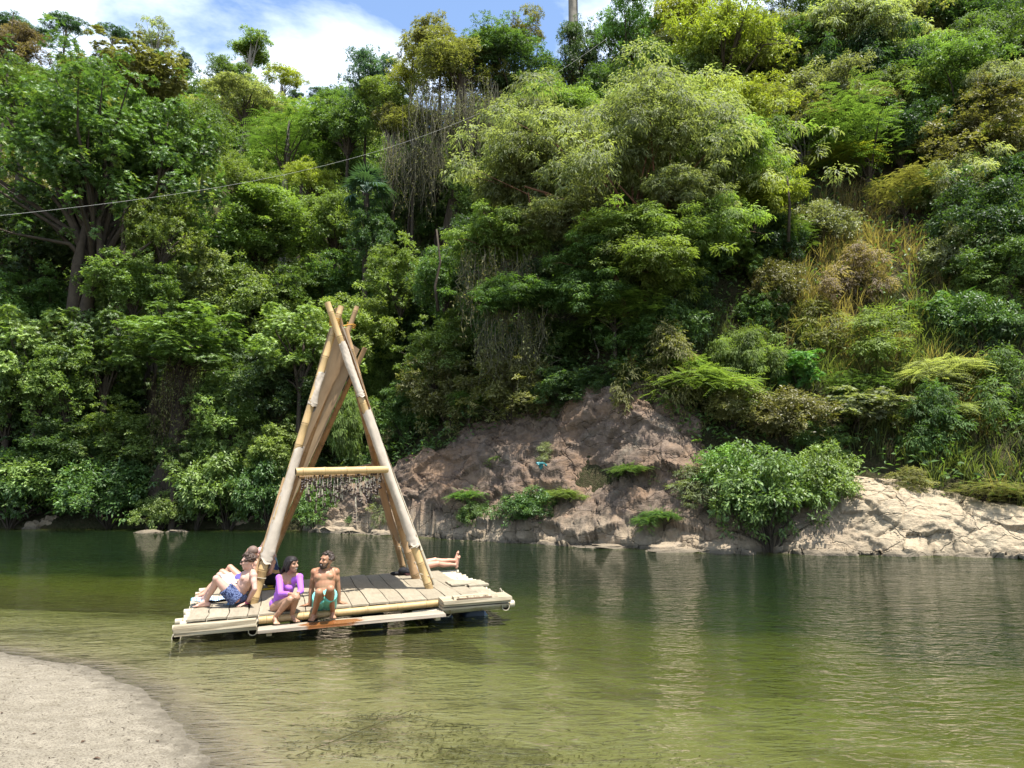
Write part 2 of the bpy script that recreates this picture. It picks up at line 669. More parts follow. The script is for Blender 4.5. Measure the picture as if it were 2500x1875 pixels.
under = t.ramp(t.math('MULTIPLY_ADD', sp.outputs['Z'], -5.0, 0.0), [(0.25, 0.0), (0.75, 1.0)])
wetc = t.mix(t.math('MULTIPLY', litter, t.math('MULTIPLY', under, 0.75)), wetc, (0.04, 0.0336, 0.0176))
damp = t.mix(t.ramp(n_mid, [(0.35, 0.0), (0.7, 1.0)]), (0.0928, 0.0789, 0.0557), (0.133, 0.114, 0.0812))
wetc = t.mix(t.ramp(t.math('MULTIPLY', sp.outputs['Z'], -18.0), [(0.0, 0.0), (0.9, 1.0)]), damp, wetc)
c = t.mix(wet, dry, wetc)
rough = t.math('MULTIPLY_ADD', wet, -0.3, 0.9)
hh = t.math('ADD', t.math('MULTIPLY', n_mid, 0.8), t.math('MULTIPLY', n_fine, 0.4))
M['sand'] = t.done(t.principled(c, rough, 0.25, t.bump(hh, 1.0, 0.05)))

xs = np.concatenate([np.linspace(-300, -40, 14)[:-1], np.linspace(-40, -9, 70)[:-1], np.linspace(-9, 6, 330)[:-1], np.linspace(6, 30, 60)[:-1], np.linspace(30, 300, 14)])
ys = np.concatenate([np.linspace(-300, -20, 10)[:-1], np.linspace(-20, 4, 40)[:-1], np.linspace(4, 12, 200)[:-1], np.linspace(12, 20, 60)[:-1], np.linspace(20, 40, 50)])
# the bed ends under the far bank
so = link('river_bed', grid_mesh('river_bed', xs, ys, bed_z), None, M['sand'])
tag(so, 'pale sandbank sloping into the shallow water', kind='structure')

# ---- river water
t = NT('river_water')
dep = t.n('ShaderNodeAttribute', attribute_name='depth').outputs['Fac']
v = t.mapping((1, 1, 1))
geo = t.n('ShaderNodeNewGeometry')


def wav(scale, sx, sy, rot, detail, dist=0.4):
    tcx = t.n('ShaderNodeTexCoord')
    mpp = t.n('ShaderNodeMapping', {'Scale': (sx, sy, 1), 'Rotation': (0, 0, rot)})
    t.l(tcx.outputs['Object'], mpp.inputs[0])
    return t.noise(scale, detail, 0.55, mpp.outputs[0], dist)


w1 = wav(2.3, .70, 1.5, 0.16, 3, 0.9)
w2 = wav(5.5, .8, 1.5, -0.32, 3, 0.9)
w3 = wav(0.9, .7, 1.2, 0.4, 2, 0.4)
w4 = wav(13, .6, 1.3, 0.05, 2, 0.5)
calm = t.ramp(t.noise(0.11, 3, 0.5, v), [(0.36, 0.5), (0.62, 1.0)])
h = t.math('ADD', t.math('MULTIPLY', w1, 0.042), t.math('MULTIPLY', w2, 0.024))
h = t.math('ADD', h, t.math('MULTIPLY', w3, 0.034))
h = t.math('ADD', h, t.math('MULTIPLY', w4, 0.011))
w5 = wav(1.7, .6, 1.45, -0.08, 3, 1.3)
rid = t.math('SUBTRACT', 1.0, t.math('ABSOLUTE', t.math('MULTIPLY_ADD', w5, 4.0, -2.0)), clamp=True)
h = t.math('ADD', h, t.math('MULTIPLY', t.math('POWER', rid, 2.5), 0.015))
nm = t.n('ShaderNodeBump', {'Height': h, 'Strength': calm, 'Distance': 1.0}).outputs[0]
turb = t.math('SUBTRACT', 1.0, t.math('POWER', 2.718, t.math('MULTIPLY', dep, -1.15)))
tint_r = t.math('POWER', 2.718, t.math('MULTIPLY', dep, -0.85))
tint_g = t.math('POWER', 2.718, t.math('MULTIPLY', dep, -0.48))
tint_b = t.math('POWER', 2.718, t.math('MULTIPLY', dep, -1.6))
cc = t.n('ShaderNodeCombineXYZ', {0: tint_r, 1: tint_g, 2: tint_b})
tr = t.n('ShaderNodeBsdfTransparent')
t.l(cc.outputs[0], tr.inputs[0])
deepc = t.ramp(t.math('MULTIPLY', dep, 0.4), [(0.04, (0.135, 0.128, 0.045)), (0.21, (0.078, 0.095, 0.016)), (0.38, (0.015, 0.026, 0.006)), (0.75, (0.005, 0.011, 0.004))])
df = t.n('ShaderNodeBsdfDiffuse')
t.l(deepc, df.inputs[0])
body = t.n('ShaderNodeMixShader')
t.l(turb, body.inputs[0])
t.l(tr.outputs[0], body.inputs[1])
t.l(df.outputs[0], body.inputs[2])
fr = t.n('ShaderNodeFresnel', {'IOR': 1.333})
t.l(nm, fr.inputs['Normal'])
gl = t.n('ShaderNodeBsdfGlossy', {'Roughness': 0.03, 'Color': (1, 1, 1, 1)})
t.l(nm, gl.inputs['Normal'])
fin = t.n('ShaderNodeMixShader')
t.l(fr.outputs[0], fin.inputs[0])
t.l(body.outputs[0], fin.inputs[1])
t.l(gl.outputs[0], fin.inputs[2])
M['water'] = t.done(fin.outputs[0])
xs = np.concatenate([np.linspace(-140, -24, 30)[:-1], np.linspace(-24, 24, 200)[:-1], np.linspace(24, 140, 30)])
ys = np.concatenate([np.linspace(-20, 4, 30)[:-1], np.linspace(4, 18, 90)[:-1], np.linspace(18, 50, 60)])


def wdepth(V):
    x, y = V[:, 0], V[:, 1]
    d = np.maximum(0, -bed_z(x, y))
    far = np.minimum(2.7, .35 + .9 * np.maximum(0, ys_far(x) - y))
    return {'depth': np.maximum(np.minimum(d, far), 0)}


wo = link('river', grid_mesh('river', xs, ys, lambda x, y: x * 0, True, wdepth), None, M['water'])
tag(wo, 'green rippled river', kind='structure')

# ---- far bank: hillside sheet to the horizon
t = NT('forest_floor')
v = t.mapping((1, 1, 1))
n1_ = t.noise(0.8, 6, 0.65, v)
n2_ = t.noise(9.0, 6, 0.7, v)
c = t.ramp(n1_, [(0.3, (0.030, 0.030, 0.014)), (0.55, (0.07, 0.058, 0.032)), (0.75, (0.11, 0.085, 0.05))])
c = t.mix(t.ramp(n2_, [(0.4, 0.0), (0.65, 0.7)]), c, (0.03, 0.045, 0.014))
M['floor'] = t.done(t.principled(c, 0.95, 0.1, t.bump(n2_, 1.0, 0.25)))
az = np.concatenate([np.linspace(-180, -48, 60)[:-1], np.linspace(-48, 48, 260)[:-1], np.linspace(48, 180, 60)]) * math.pi / 180
rr = np.concatenate([np.linspace(14, 50, 130)[:-1], np.linspace(50, 160, 80)[:-1], np.geomspace(160, 900, 20)])
A, R_ = np.meshgrid(az, rr)
X, Y = R_ * np.sin(A), R_ * np.cos(A)
keep_y = ys_far(X) - 1.2
Zl = land_z(X.ravel(), Y.ravel())
Zl = Zl - .7 * np.clip(1.3 - np.abs(Y.ravel() - ys_far(X.ravel())), 0, 1)
_x, _s = X.ravel(), (Y.ravel() - ys_far(X.ravel())) * .92
_sr = .52 * hr_(_x) + .5
Zl = Zl - .75 * np.clip((1.32 * _sr - _s) / .5, 0, 1) * ((_x > -8.7) & (_x < 21.7) & (_s > -1.2))
V = np.stack([X.ravel(), Y.ravel(), Zl], 1)
nx = len(az)
i = (np.arange(len(rr) - 1)[:, None] * nx + np.arange(nx - 1)[None]).ravel()
F = np.stack([i, i + 1, i + nx + 1, i + nx], 1)
cy = Y.ravel()[F].max(1)
kk = (Y.ravel() - keep_y.ravel())[F].max(1) > 0
hs_ = link('hillside', np_mesh('hillside', V, F[kk], True), None, M['floor'])
tag(hs_, 'steep forested hillside behind the river', kind='structure')

# ---- rock faces along the far bank
t = NT('river_rock')
v = t.mapping((1, 1, 1))
geo = t.n('ShaderNodeNewGeometry')
sp = t.n('ShaderNodeSeparateXYZ')
t.l(geo.outputs['Position'], sp.inputs[0])
na = t.noise(0.55, 6, 0.6, v, 0.6)
nb = t.noise(3.2, 7, 0.68, v, 0.4)
nc = t.noise(18, 5, 0.7, v)
vs = t.mapping((0.8, 0.8, 3.2), (0.25, -0.42, 0.2))
wv = t.n('ShaderNodeVectorMath', {0: v}, operation='ADD')
nv = t.n('ShaderNodeTexNoise', {'Scale': 1.1, 'Detail': 4.0})
t.l(v, nv.inputs['Vector'])
t.l(nv.outputs['Color'], wv.inputs[1])
vc = t.n('ShaderNodeTexVoronoi', {'Scale': 0.7}, feature='DISTANCE_TO_EDGE')
mst = t.n('ShaderNodeMapping', {'Scale': (0.7, 0.7, 2.0), 'Rotation': (0.2, -0.35, 0)})
t.l(wv.outputs[0], mst.inputs[0])
t.l(mst.outputs[0], vc.inputs['Vector'])
crack = t.ramp(vc.outputs['Distance'], [(0.0, 1.0), (0.022, 0.0)])
nst = t.noise(1.5, 7, 0.66, vs, 1.6)
c = t.ramp(nb, [(0.28, (0.07019, 0.05076, 0.03804)), (0.5, (0.1302, 0.09575, 0.06916)), (0.72, (0.2095, 0.1592, 0.1176))])
c = t.mix(t.ramp(na, [(0.46, 0.0), (0.62, 0.75)]), c, (0.2038, 0.1292, 0.07838))
c = t.mix(t.ramp(nst, [(0.52, 0.0), (0.64, 0.6)]), c, (0.1358, 0.1015, 0.08414))
east = t.math('MULTIPLY_ADD', t.math('SUBTRACT', sp.outputs['X'], 8.0), 0.35, 0.0, clamp=True)
low = t.math('MULTIPLY_ADD', t.math('ADD', sp.outputs['Z'], t.math('MULTIPLY_ADD', nb, 2.4, -1.2)), -0.9, 1.15, clamp=True)
pale = t.math('MAXIMUM', t.math('MULTIPLY', low, 0.75), t.math('MULTIPLY', east, 0.85))
c = t.mix(pale, c, t.mix(t.ramp(nb, [(0.35, 0.0), (0.7, 1.0)]), t.mix(east, (0.2264, 0.1846, 0.1267), (0.3056, 0.2538, 0.1729)), t.mix(east, (0.417, 0.3336, 0.2305), (0.4217, 0.3393, 0.2302))))
mo = t.ramp(t.math('ADD', na, t.math('MULTIPLY', nc, 0.2)), [(0.38, 0.5), (0.5, 0.0)])
c = t.mix(mo, c, (0.1472, 0.1441, 0.1095))
wl_ = t.math('MULTIPLY_ADD', sp.outputs['Z'], -7.0, 1.35, clamp=True)
c = t.mix(t.math('MULTIPLY', wl_, 0.75), c, (0.07924, 0.06922, 0.05187))
c = t.mix(t.math('MULTIPLY', crack, t.ramp(na, [(0.48, 0.0), (0.66, 0.6)])), c, (0.05095, 0.03922, 0.03227))
hb = t.math('ADD', t.math('MULTIPLY', nb, 0.8), t.math('ADD', t.math('MULTIPLY', nc, 0.28), t.math('MULTIPLY', nst, 0.55)))
hb = t.math('SUBTRACT', hb, t.math('MULTIPLY', crack, 0.6))
M['rock'] = t.done(t.principled(c, 0.85, 0.2, t.bump(hb, 0.8, 0.12)))


def rock_sheet(name, x0, x1, nxs, label, extra=1.35, seed=0.0, amp=1.0, lay_k=.7):
    a = np.linspace(x0, x1, nxs)
    yv = ys_far(a)
    dy = np.gradient(yv, a)
    ker = np.ones(41) / 41
    dy = np.convolve(np.pad(dy, 20, mode='edge'), ker, 'valid')
    n = np.stack([-dy, np.ones_like(a)], 1)
    n /= np.linalg.norm(n, axis=1)[:, None]
    sr = .52 * hr_(a) + .5
    nb_ = 120
    b = np.linspace(-.22, extra, nb_)
    Sx = b[:, None] * sr[None]
    X = a[None] + n[None, :, 0] * Sx
    Yy = yv[None] + n[None, :, 1] * Sx
    # wavy shoreline
    off = .55 * vnoise(a * .55, a * 0 + seed, a * 0) + .25 * vnoise(a * 1.7, a * 0 + 3 + seed, a * 0)
    Yy = Yy - off[None] * np.clip(1 - np.abs(b[:, None]) * .6, 0, 1)
    Z = land_z(X.ravel(), Yy.ravel()).reshape(X.shape)
    sub = b[:, None] < 0
    Z = np.where(np.broadcast_to(sub, Z.shape), b[:, None] * 3.0, Z)
    x, y, z = X, Yy, Z
    # lumps, tilted strata, vertical joints
    big = fbm(x * .30, y * .30, z * .4 + seed, 3) * .42
    warp = fbm(x * .5, y * .5, z * .5 + 7, 3)
    st = (z * 1.0 - x * .33 + warp * .40) * 2.1
    saw = (st - np.floor(st))
    lay = (saw ** 3) * .26 * (0.35 + .65 * np.clip(vnoise(x * .7, y * .7, z * .7 + 3) + .5, 0, 1))
    st2 = (z * 1.0 - x * .33 + warp * .38) * 7.3
    lay2 = (st2 - np.floor(st2)) ** 1.5 * .06
    jx = x * .75 + z * .22 + 1.3 * vnoise(x * .3, y * .3, z * .9 + 11)
    jn = np.abs(jx - np.round(jx))
    joint = -np.exp(-(jn / .05) ** 2) * .12 * np.clip(vnoise(x * .9, z * .9, y * 0 + 2) + .45, 0, 1)
    step = np.floor(jx)
    blk = _VAL[_PERM[(step.astype(int) * 7 + np.floor(st * .5).astype(int) * 13) & 255]] * .15
    fine = fbm(x * 4, y * 4, z * 4, 4, .6) * .035
    bl1 = blocks(x + .3 * warp, y, z + .2 * warp, (1.5, 1.5, .8), 3) * .34
    bl2 = blocks(x, y, z + .1 * warp, (.5, .5, .24), 9) * .10
    d = (big + (lay + lay2) * lay_k + joint + bl1 + bl2 + fine) * amp + .12
    edge = np.clip((extra - b) / .35, 0, 1)[:, None]
    ends = np.clip(np.minimum(a - x0, x1 - a) / .9, 0, 1)[None]
    d = d * edge * ends - .35 * (1 - edge * ends)
    X = x - n[None, :, 0] * d * .85
    Yy = y - n[None, :, 1] * d * .85
    Z = z + d * .5
    V = np.stack([X.ravel(), Yy.ravel(), Z.ravel()], 1)
    nx = nxs
    i = (np.arange(nb_ - 1)[:, None] * nx + np.arange(nx - 1)[None]).ravel()
    F = np.stack([i, i + 1, i + nx + 1, i + nx], 1)
    o = link(name, np_mesh(name, V, F, False), None, M['rock'])
    return tag(o, label, kind='structure')


rock_sheet('rock_face', -9.0, 7.6, 560, 'brown layered rock face rising from the river behind the raft')
rock_sheet('rock_slope', 7.4, 22.0, 460, 'pale tan rock slope at the water by the right edge', 1.45, 5.0, .75, .25)


def boulder(label, px, py, w, h, seed, group=None):
    p = at_z(px, py, 0.0)
    b = MB()
    nu, nv = 28, 16
    b.ell((0, 0, 0), (1, 1, 1), None, nu, nv)
    V = b.v[0]
    d = 1 + .30 * blocks(V[:, 0] + seed, V[:, 1], V[:, 2], (.7, .7, .5), 5) + .18 * fbm(V[:, 0] * 1.3 + seed, V[:, 1] * 1.3, V[:, 2] * 1.3, 3) + .06 * fbm(V[:, 0] * 6 + seed, V[:, 1] * 6, V[:, 2] * 3, 3)
    q = V[:, 2] * 3 + V[:, 0] * 1.1 + seed
    d = d + .06 * (q - np.floor(q))
    b.v[0] = V * d[:, None] * np.array([w / 2, w * .4, h * .8])
    o = b.build('rock', M['rock'], None, False)
    o.location = (p[0], p[1], -h * .12)
    return tag(o, label, 'rock', group)


boulder('taller grey boulder standing in the water by the left bank', 125, 1288, 1.15, .75, 1.0)
boulder('lower grey boulder at the left end of the waterline pair', 78, 1290, .75, .42, 2.0)
boulder('flat pale stone at the foot of the low shrub left of the tent', 362, 1300, 1.0, .14, 3.0)
boulder('small tan stone at the water just right of the flat pale stone', 430, 1298, .8, .13, 4.0)
boulder('rounded grey rock under the shrubs behind the left tent pole', 612, 1290, 1.5, .75, 5.0)
boulder('pale creamy rock seen through the tent at the waterline', 845, 1300, 2.0, .6, 6.0)
boulder('dark low rock at the waterline just left of the right tent pole', 935, 1305, 1.1, .35, 7.0)
boulder('low flat ledge of rock at the water under the small bright shrub', 1480, 1333, 2.2, .18, 8.0)
boulder('grey and white rock at the water left of the big round bush', 1640, 1345, 1.5, .35, 9.0)
boulder('pale rock half hidden under the big round bush', 1760, 1347, 1.4, .45, 10.0)
boulder('knobbly stone on the waterline of the tan rock slope', 2300, 1356, .55, .3, 11.0)

# ------------------------------------------------------------------ vegetation


class Leaves:
    def __init__(self, seed):
        self.r = np.random.default_rng(seed)
        self.a = []

    def add(self, pos, d, n, L, Wd, tone):
        k = len(pos)
        self.a.append((pos, d, n, np.broadcast_to(L, (k,)).astype(float), np.broadcast_to(Wd, (k,)).astype(float), np.broadcast_to(tone, (k,)).astype(float)))

    def mesh(self, name, mat, droop=.12):
        pos, d, n, L, Wd, tone = [np.concatenate([q[i] for q in self.a]) for i in range(6)]
        d = d / (np.linalg.norm(d, axis=1)[:, None] + 1e-9)
        n = n - d * (n * d).sum(1)[:, None]
        n = n / (np.linalg.norm(n, axis=1)[:, None] + 1e-9)
        sd = np.cross(d, n)
        mid = pos + d * (L * .45)[:, None] + n * (L * .06)[:, None]
        tip = pos + d * L[:, None] - np.array([0, 0, 1.0]) * (L * droop)[:, None]
        V = np.stack([pos, mid + sd * (Wd * .5)[:, None], tip, mid - sd * (Wd * .5)[:, None]], 1).reshape(-1, 3)
        b = np.arange(len(pos)) * 4
        F = np.stack([np.stack([b, b + 1, b + 2], 1), np.stack([b, b + 2, b + 3], 1)], 1).reshape(-1, 3)
        me = np_mesh(name, V, F, False, {'tone': np.repeat(tone, 4)})
        me.materials.append(mat)
        return me


def rdir(r, n, zmin=-1.0):
    z = r.uniform(zmin, 1, n)
    p = r.uniform(0, 2 * math.pi, n)
    q = np.sqrt(np.maximum(0, 1 - z * z))
    return np.stack([q * np.cos(p), q * np.sin(p), z], 1)


def unit(v):
    return v / (np.linalg.norm(v, axis=-1, keepdims=True) + 1e-9)


def fill_clump(Lv, c, rc, n, kind, lf, out, flat=.62):
    """leaves of one clump: c centre, rc radius, out = outward direction of the clump"""
    r = Lv.r
    ct = np.clip(r.normal(.48, .19), .1, .95)
    d = unit(rdir(r, n, -.4) + out * .25)
    rad = r.uniform(.35, 1.0, n) ** .6
    p = c + d * rad[:, None] * rc * np.array([1, 1, flat])
    p += r.normal(0, rc * .07, p.shape)
    if kind == 'rosette':
        k = 7
        ax = unit(d * .7 + np.array([0, 0, .75]) + r.normal(0, .25, d.shape))
        t1 = unit(np.cross(ax, rdir(r, n)))
        t2 = np.cross(ax, t1)
        ph = (np.arange(k)[None] + r.uniform(0, 1, (n, 1))) * 2 * math.pi / k
        th = r.uniform(.15, .75, (n, k))
        dd = (np.cos(ph)[..., None] * t1[:, None] + np.sin(ph)[..., None] * t2[:, None]) * np.cos(th)[..., None] + ax[:, None] * np.sin(th)[..., None]
        nn = ax[:, None] - dd * .2
        P = np.repeat(p, k, 0)
        N = n * k
        Lv.add(P, dd.reshape(-1, 3), np.broadcast_to(nn, dd.shape).reshape(-1, 3), lf[0] * r.uniform(.7, 1.2, N), lf[1] * r.uniform(.8, 1.2, N),
               np.clip(ct + np.repeat(r.normal(0, .13, n), k) + r.normal(0, .07, N), 0, 1))
    elif kind in ('simple', 'droop'):
        if kind == 'simple':
            dd = unit(d * .8 + rdir(r, n) * .9 + np.array([0, 0, -.15]))
            nn = unit(np.array([0, 0, 1.0]) + d * .5 + r.normal(0, .45, d.shape))
            k = 3
        else:
            dd = unit(d * .75 + rdir(r, n) * .5 + np.array([0, 0, -.55]))
            nn = unit(np.array([0, 0, .7]) + d * .8 + r.normal(0, .3, d.shape))
            k = 4
        # small sprays: k leaves along a short twig
        sp_ = unit(np.cross(dd, nn))
        for j in range(k):
            sgn = (-1) ** j
            q = p + dd * lf[0] * .45 * j
            ld = unit(dd + sp_ * sgn * .8 + r.normal(0, .2, d.shape) + np.array([0, 0, -.15 if kind == 'simple' else -.35]))
            Lv.add(q, ld, nn + r.normal(0, .25, nn.shape), lf[0] * r.uniform(.7, 1.2, n), lf[1] * r.uniform(.8, 1.2, n),
                   np.clip(ct + r.normal(0, .16, n), 0, 1))
    elif kind == 'pinnate':
        k = 9
        fd = unit(np.stack([d[:, 0], d[:, 1], d[:, 2] * .12 + r.normal(0, .12, n)], 1) + rdir(r, n) * np.array([.5, .5, .1]))
        up = unit(np.array([0, 0, 1.0]) + r.normal(0, .16, d.shape))
        sdv = unit(np.cross(fd, up))
        FL = lf[2] * r.uniform(.7, 1.25, n)
        tn = np.clip(ct + r.normal(0, .15, n), 0, 1)
        for j in range(k):
            u = (j + .6) / k
            q = p + fd * (FL * u)[:, None] - np.array([0, 0, 1.0]) * (FL * .28 * u * u)[:, None]
            for sg in (-1, 1):
                ld = unit(sdv * sg + fd * .45 - np.array([0, 0, .12]))
                w = lf[0] * (1 - .55 * abs(u - .4))
                Lv.add(q, ld, up + r.normal(0, .1, up.shape), w * r.uniform(.85, 1.1, n), lf[1], np.clip(tn + r.normal(0, .05, n), 0, 1))


def make_crown(name, kind, R, ncl, per, lf, seed, mat, zmin=-.35, rcf=.34, flat=.62, shell=(.5, 1.0), limb_r=.09, bark='bark', droopf=.12, skew=None, limb_z=None, limb_n=7, tress=.28):
    """returns (crown mesh, branches mesh); the origin is the middle of the crown"""
    Lv = Leaves(seed)
    r = Lv.r
    R = np.asarray(R, float)
    # a handful of lobes, each carrying its own clumps, makes a ragged, interlocking outline
    nl = max(4, int(ncl / 11))
    ld = rdir(r, nl, max(zmin, -.6))
    lo = ld * r.uniform(.30, .72, (nl, 1))
    lr = r.uniform(.38, .68, nl)
    li = r.integers(0, nl, ncl)
    d = rdir(r, ncl, zmin)
    fac = r.uniform(*shell, ncl)
    q_ = lo[li] + d * (lr[li] * fac)[:, None]
    out_ = r.random(ncl) < .10
    q_ = np.where(out_[:, None], unit(q_) * r.uniform(1.0, 1.22, (ncl, 1)), q_)
    C = q_ * R
    if skew is not None:
        C = skew(C)
    Rm = (R[0] + R[1]) / 2
    mb = MB()
    root = np.array([0, 0, -R[2] * .9 if limb_z is None else limb_z])
    for i in range(ncl):
        rc = Rm * rcf * r.choice([.45, .6, .8, 1.0, 1.0, 1.25, 1.5]) * (.6 if out_[i] else 1.0)
        hang = tress > 0 and C[i][2] < R[2] * .35 and r.random() < tress
        k_ = max(6, int(per * (rc / (Rm * rcf)) ** 1.5 * r.uniform(.7, 1.3)))
        if hang:
            C[i][2] -= rc * .9
            fill_clump(Lv, C[i], rc * .55, k_, kind, lf, unit(C[i]), 2.6)
        else:
            fill_clump(Lv, C[i], rc, k_, kind, lf, unit(C[i]), flat)
        if i % limb_n == 0:
            m1 = root * .55 + C[i] * np.array([.25, .25, .35]) + r.normal(0, Rm * .05, 3)
            m2 = root * .15 + C[i] * .68 + r.normal(0, Rm * .06, 3)
            mb.tube([root, m1, m2, C[i]], np.array([1.0, .62, .34, .1]) * limb_r * r.uniform(.6, 1.1), 5, False)
    cm_ = Lv.mesh(name, M[mat], droopf)
    bm_ = mb.mesh('branches', M[bark], True)
    return cm_, bm_


PRO = {}


def proto(key, *a, **k):
    cme, bme = make_crown(*a, **k)
    PRO[key] = (cme, bme, np.asarray(a[2], float))


proto('broad_big', 'crown', 'rosette', (5, 4.4, 5.0), 300, 36, (.17, .06), 21, 'leaf_gloss', zmin=-.8, rcf=.14, flat=.7, limb_r=.2, shell=(.45, 1.0))
proto('broad', 'crown', 'rosette', (2.6, 2.4, 2.2), 120, 36, (.16, .058), 22, 'leaf_gloss', zmin=-.7, rcf=.19, flat=.7, limb_r=.12)
proto('round', 'crown', 'simple', (3.2, 3.0, 2.6), 150, 52, (.165, .088), 23, 'leaf', zmin=-.6, flat=.5, rcf=.17, limb_r=.13)
proto('round_b', 'crown', 'simple', (3.0, 3.2, 2.9), 140, 54, (.175, .082), 24, 'leaf', zmin=-.65, flat=.55, rcf=.17, limb_r=.13)
proto('mound', 'crown', 'simple', (2.6, 2.3, 2.8), 175, 58, (.13, .078), 25, 'leaf', zmin=-.95, rcf=.165, flat=.7, limb_r=.06, shell=(.7, 1.02), tress=.5)
proto('mound_b', 'crown', 'simple', (2.4, 2.4, 2.3), 155, 56, (.145, .082), 26, 'leaf', zmin=-.9, rcf=.17, flat=.65, limb_r=.06, shell=(.7, 1.02), tress=.5)
proto('droop', 'crown', 'droop', (2.6, 2.3, 1.9), 125, 44, (.20, .063), 27, 'leaf_soft', zmin=-.5, rcf=.175, flat=.45, limb_r=.045, bark='bark_red', droopf=.3, limb_z=-.5)
proto('flat', 'crown', 'pinnate', (2.2, 2.0, .8), 40, 24, (.13, .055, .75), 28, 'leaf_soft', zmin=-.1, rcf=.26, flat=.32, limb_r=.07)
proto('feather', 'crown', 'pinnate', (2.4, 2.2, 1.9), 52, 24, (.11, .045, .65), 29, 'leaf_soft', zmin=-.4, rcf=.27, flat=.6, limb_r=.06, limb_n=5)
proto('airy', 'crown', 'simple', (3.0, 2.8, 2.2), 72, 36, (.20, .10), 30, 'leaf_soft', zmin=-.25, rcf=.145, flat=.5, limb_r=.10, bark='bark_pale', shell=(.55, 1.05))
proto('umbrella', 'crown', 'simple', (3.4, 3.0, 1.7), 46, 90, (.19, .10), 31, 'leaf_soft', zmin=.0, rcf=.22, flat=.5, limb_r=.16, bark='bark_pale', limb_z=-2.4)
proto('shrub', 'crown', 'simple', (1.35, 1.25, .95), 115, 40, (.105, .05), 32, 'leaf_gloss', zmin=-.55, rcf=.2, flat=.7, limb_r=.035, limb_z=-1.0)
proto('shrub_b', 'crown', 'rosette', (1.3, 1.2, 1.0), 85, 17, (.14, .055), 33, 'leaf', zmin=-.5, rcf=.2, flat=.7, limb_r=.035, limb_z=-1.0)
proto('thin_shrub', 'crown', 'droop', (1.2, 1.2, 1.3), 44, 36, (.13, .04), 34, 'leaf_soft', zmin=-.6, rcf=.27, flat=.9, limb_r=.03, limb_z=-1.3)
# one wide spreading crown of its own, tilted terraces of pale drooping leaves
proto('spread', 'crown', 'droop', (6.6, 4.0, 2.7), 300, 52, (.175, .056), 35, 'leaf_soft', zmin=-.45, rcf=.115, flat=.5, limb_r=.085, bark='bark_red', droopf=.3, limb_n=14,
      skew=lambda C: C + np.stack([C[:, 0] * 0, C[:, 0] * 0, -.022 * C[:, 0] ** 2 + 1.5 * vnoise(C[:, 0] * .4, C[:, 1] * .3, C[:, 0] * 0 + 5)], 1), limb_z=-4.6)

# unit trunk shared by the trees
_tm = MB()
_tm.tube([(0, 0, -.06), (.03, .0, .1), (-.04, .03, .45), (.05, -.02, .8), (0, 0, 1.0)], [1.6, 1.1, .9, .75, .6], 9)
for k_ in range(5):
    a_ = k_ * 1.256
    _tm.tube([(1.2 * math.cos(a_) * 1.9, 1.2 * math.sin(a_) * 1.9, -.05), (math.cos(a_) * .9, math.sin(a_) * .9, .03), (math.cos(a_) * .4, math.sin(a_) * .4, .16)], [.25, .45, .4], 5)
# the tube above is in units of trunk radius sideways; rescaled by the object scale


def trunk_mesh(barkname):
    me = _tm.mesh('trunk', M[barkname], True)
    return me


TRUNK = {b: trunk_mesh(b) for b in ('bark', 'bark_pale', 'bark_red')}
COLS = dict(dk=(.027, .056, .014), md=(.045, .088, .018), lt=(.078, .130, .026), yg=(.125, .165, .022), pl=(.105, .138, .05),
            ol=(.082, .096, .026), br=(.085, .072, .034), bl=(.030, .066, .032), st=(.115, .105, .05), gr=(.055, .125, .022))  # bl also puts distance haze into the leaf colour of the farthest trees
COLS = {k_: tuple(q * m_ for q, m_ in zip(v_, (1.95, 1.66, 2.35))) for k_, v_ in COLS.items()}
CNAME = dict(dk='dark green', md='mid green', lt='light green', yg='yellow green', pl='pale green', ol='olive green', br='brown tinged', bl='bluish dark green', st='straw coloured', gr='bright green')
FORM = dict(broad_big='broadleaf tree', broad='broadleaf tree', round='round tree', round_b='round tree', mound='vine covered mound', mound_b='vine covered mound', droop='drooping leaved tree',
            flat='flat topped feathery tree', feather='feathery tree', airy='thin airy tree', umbrella='umbrella crowned tree', shrub='shrub', shrub_b='shrub', thin_shrub='wispy shrub', spread='spreading tree')


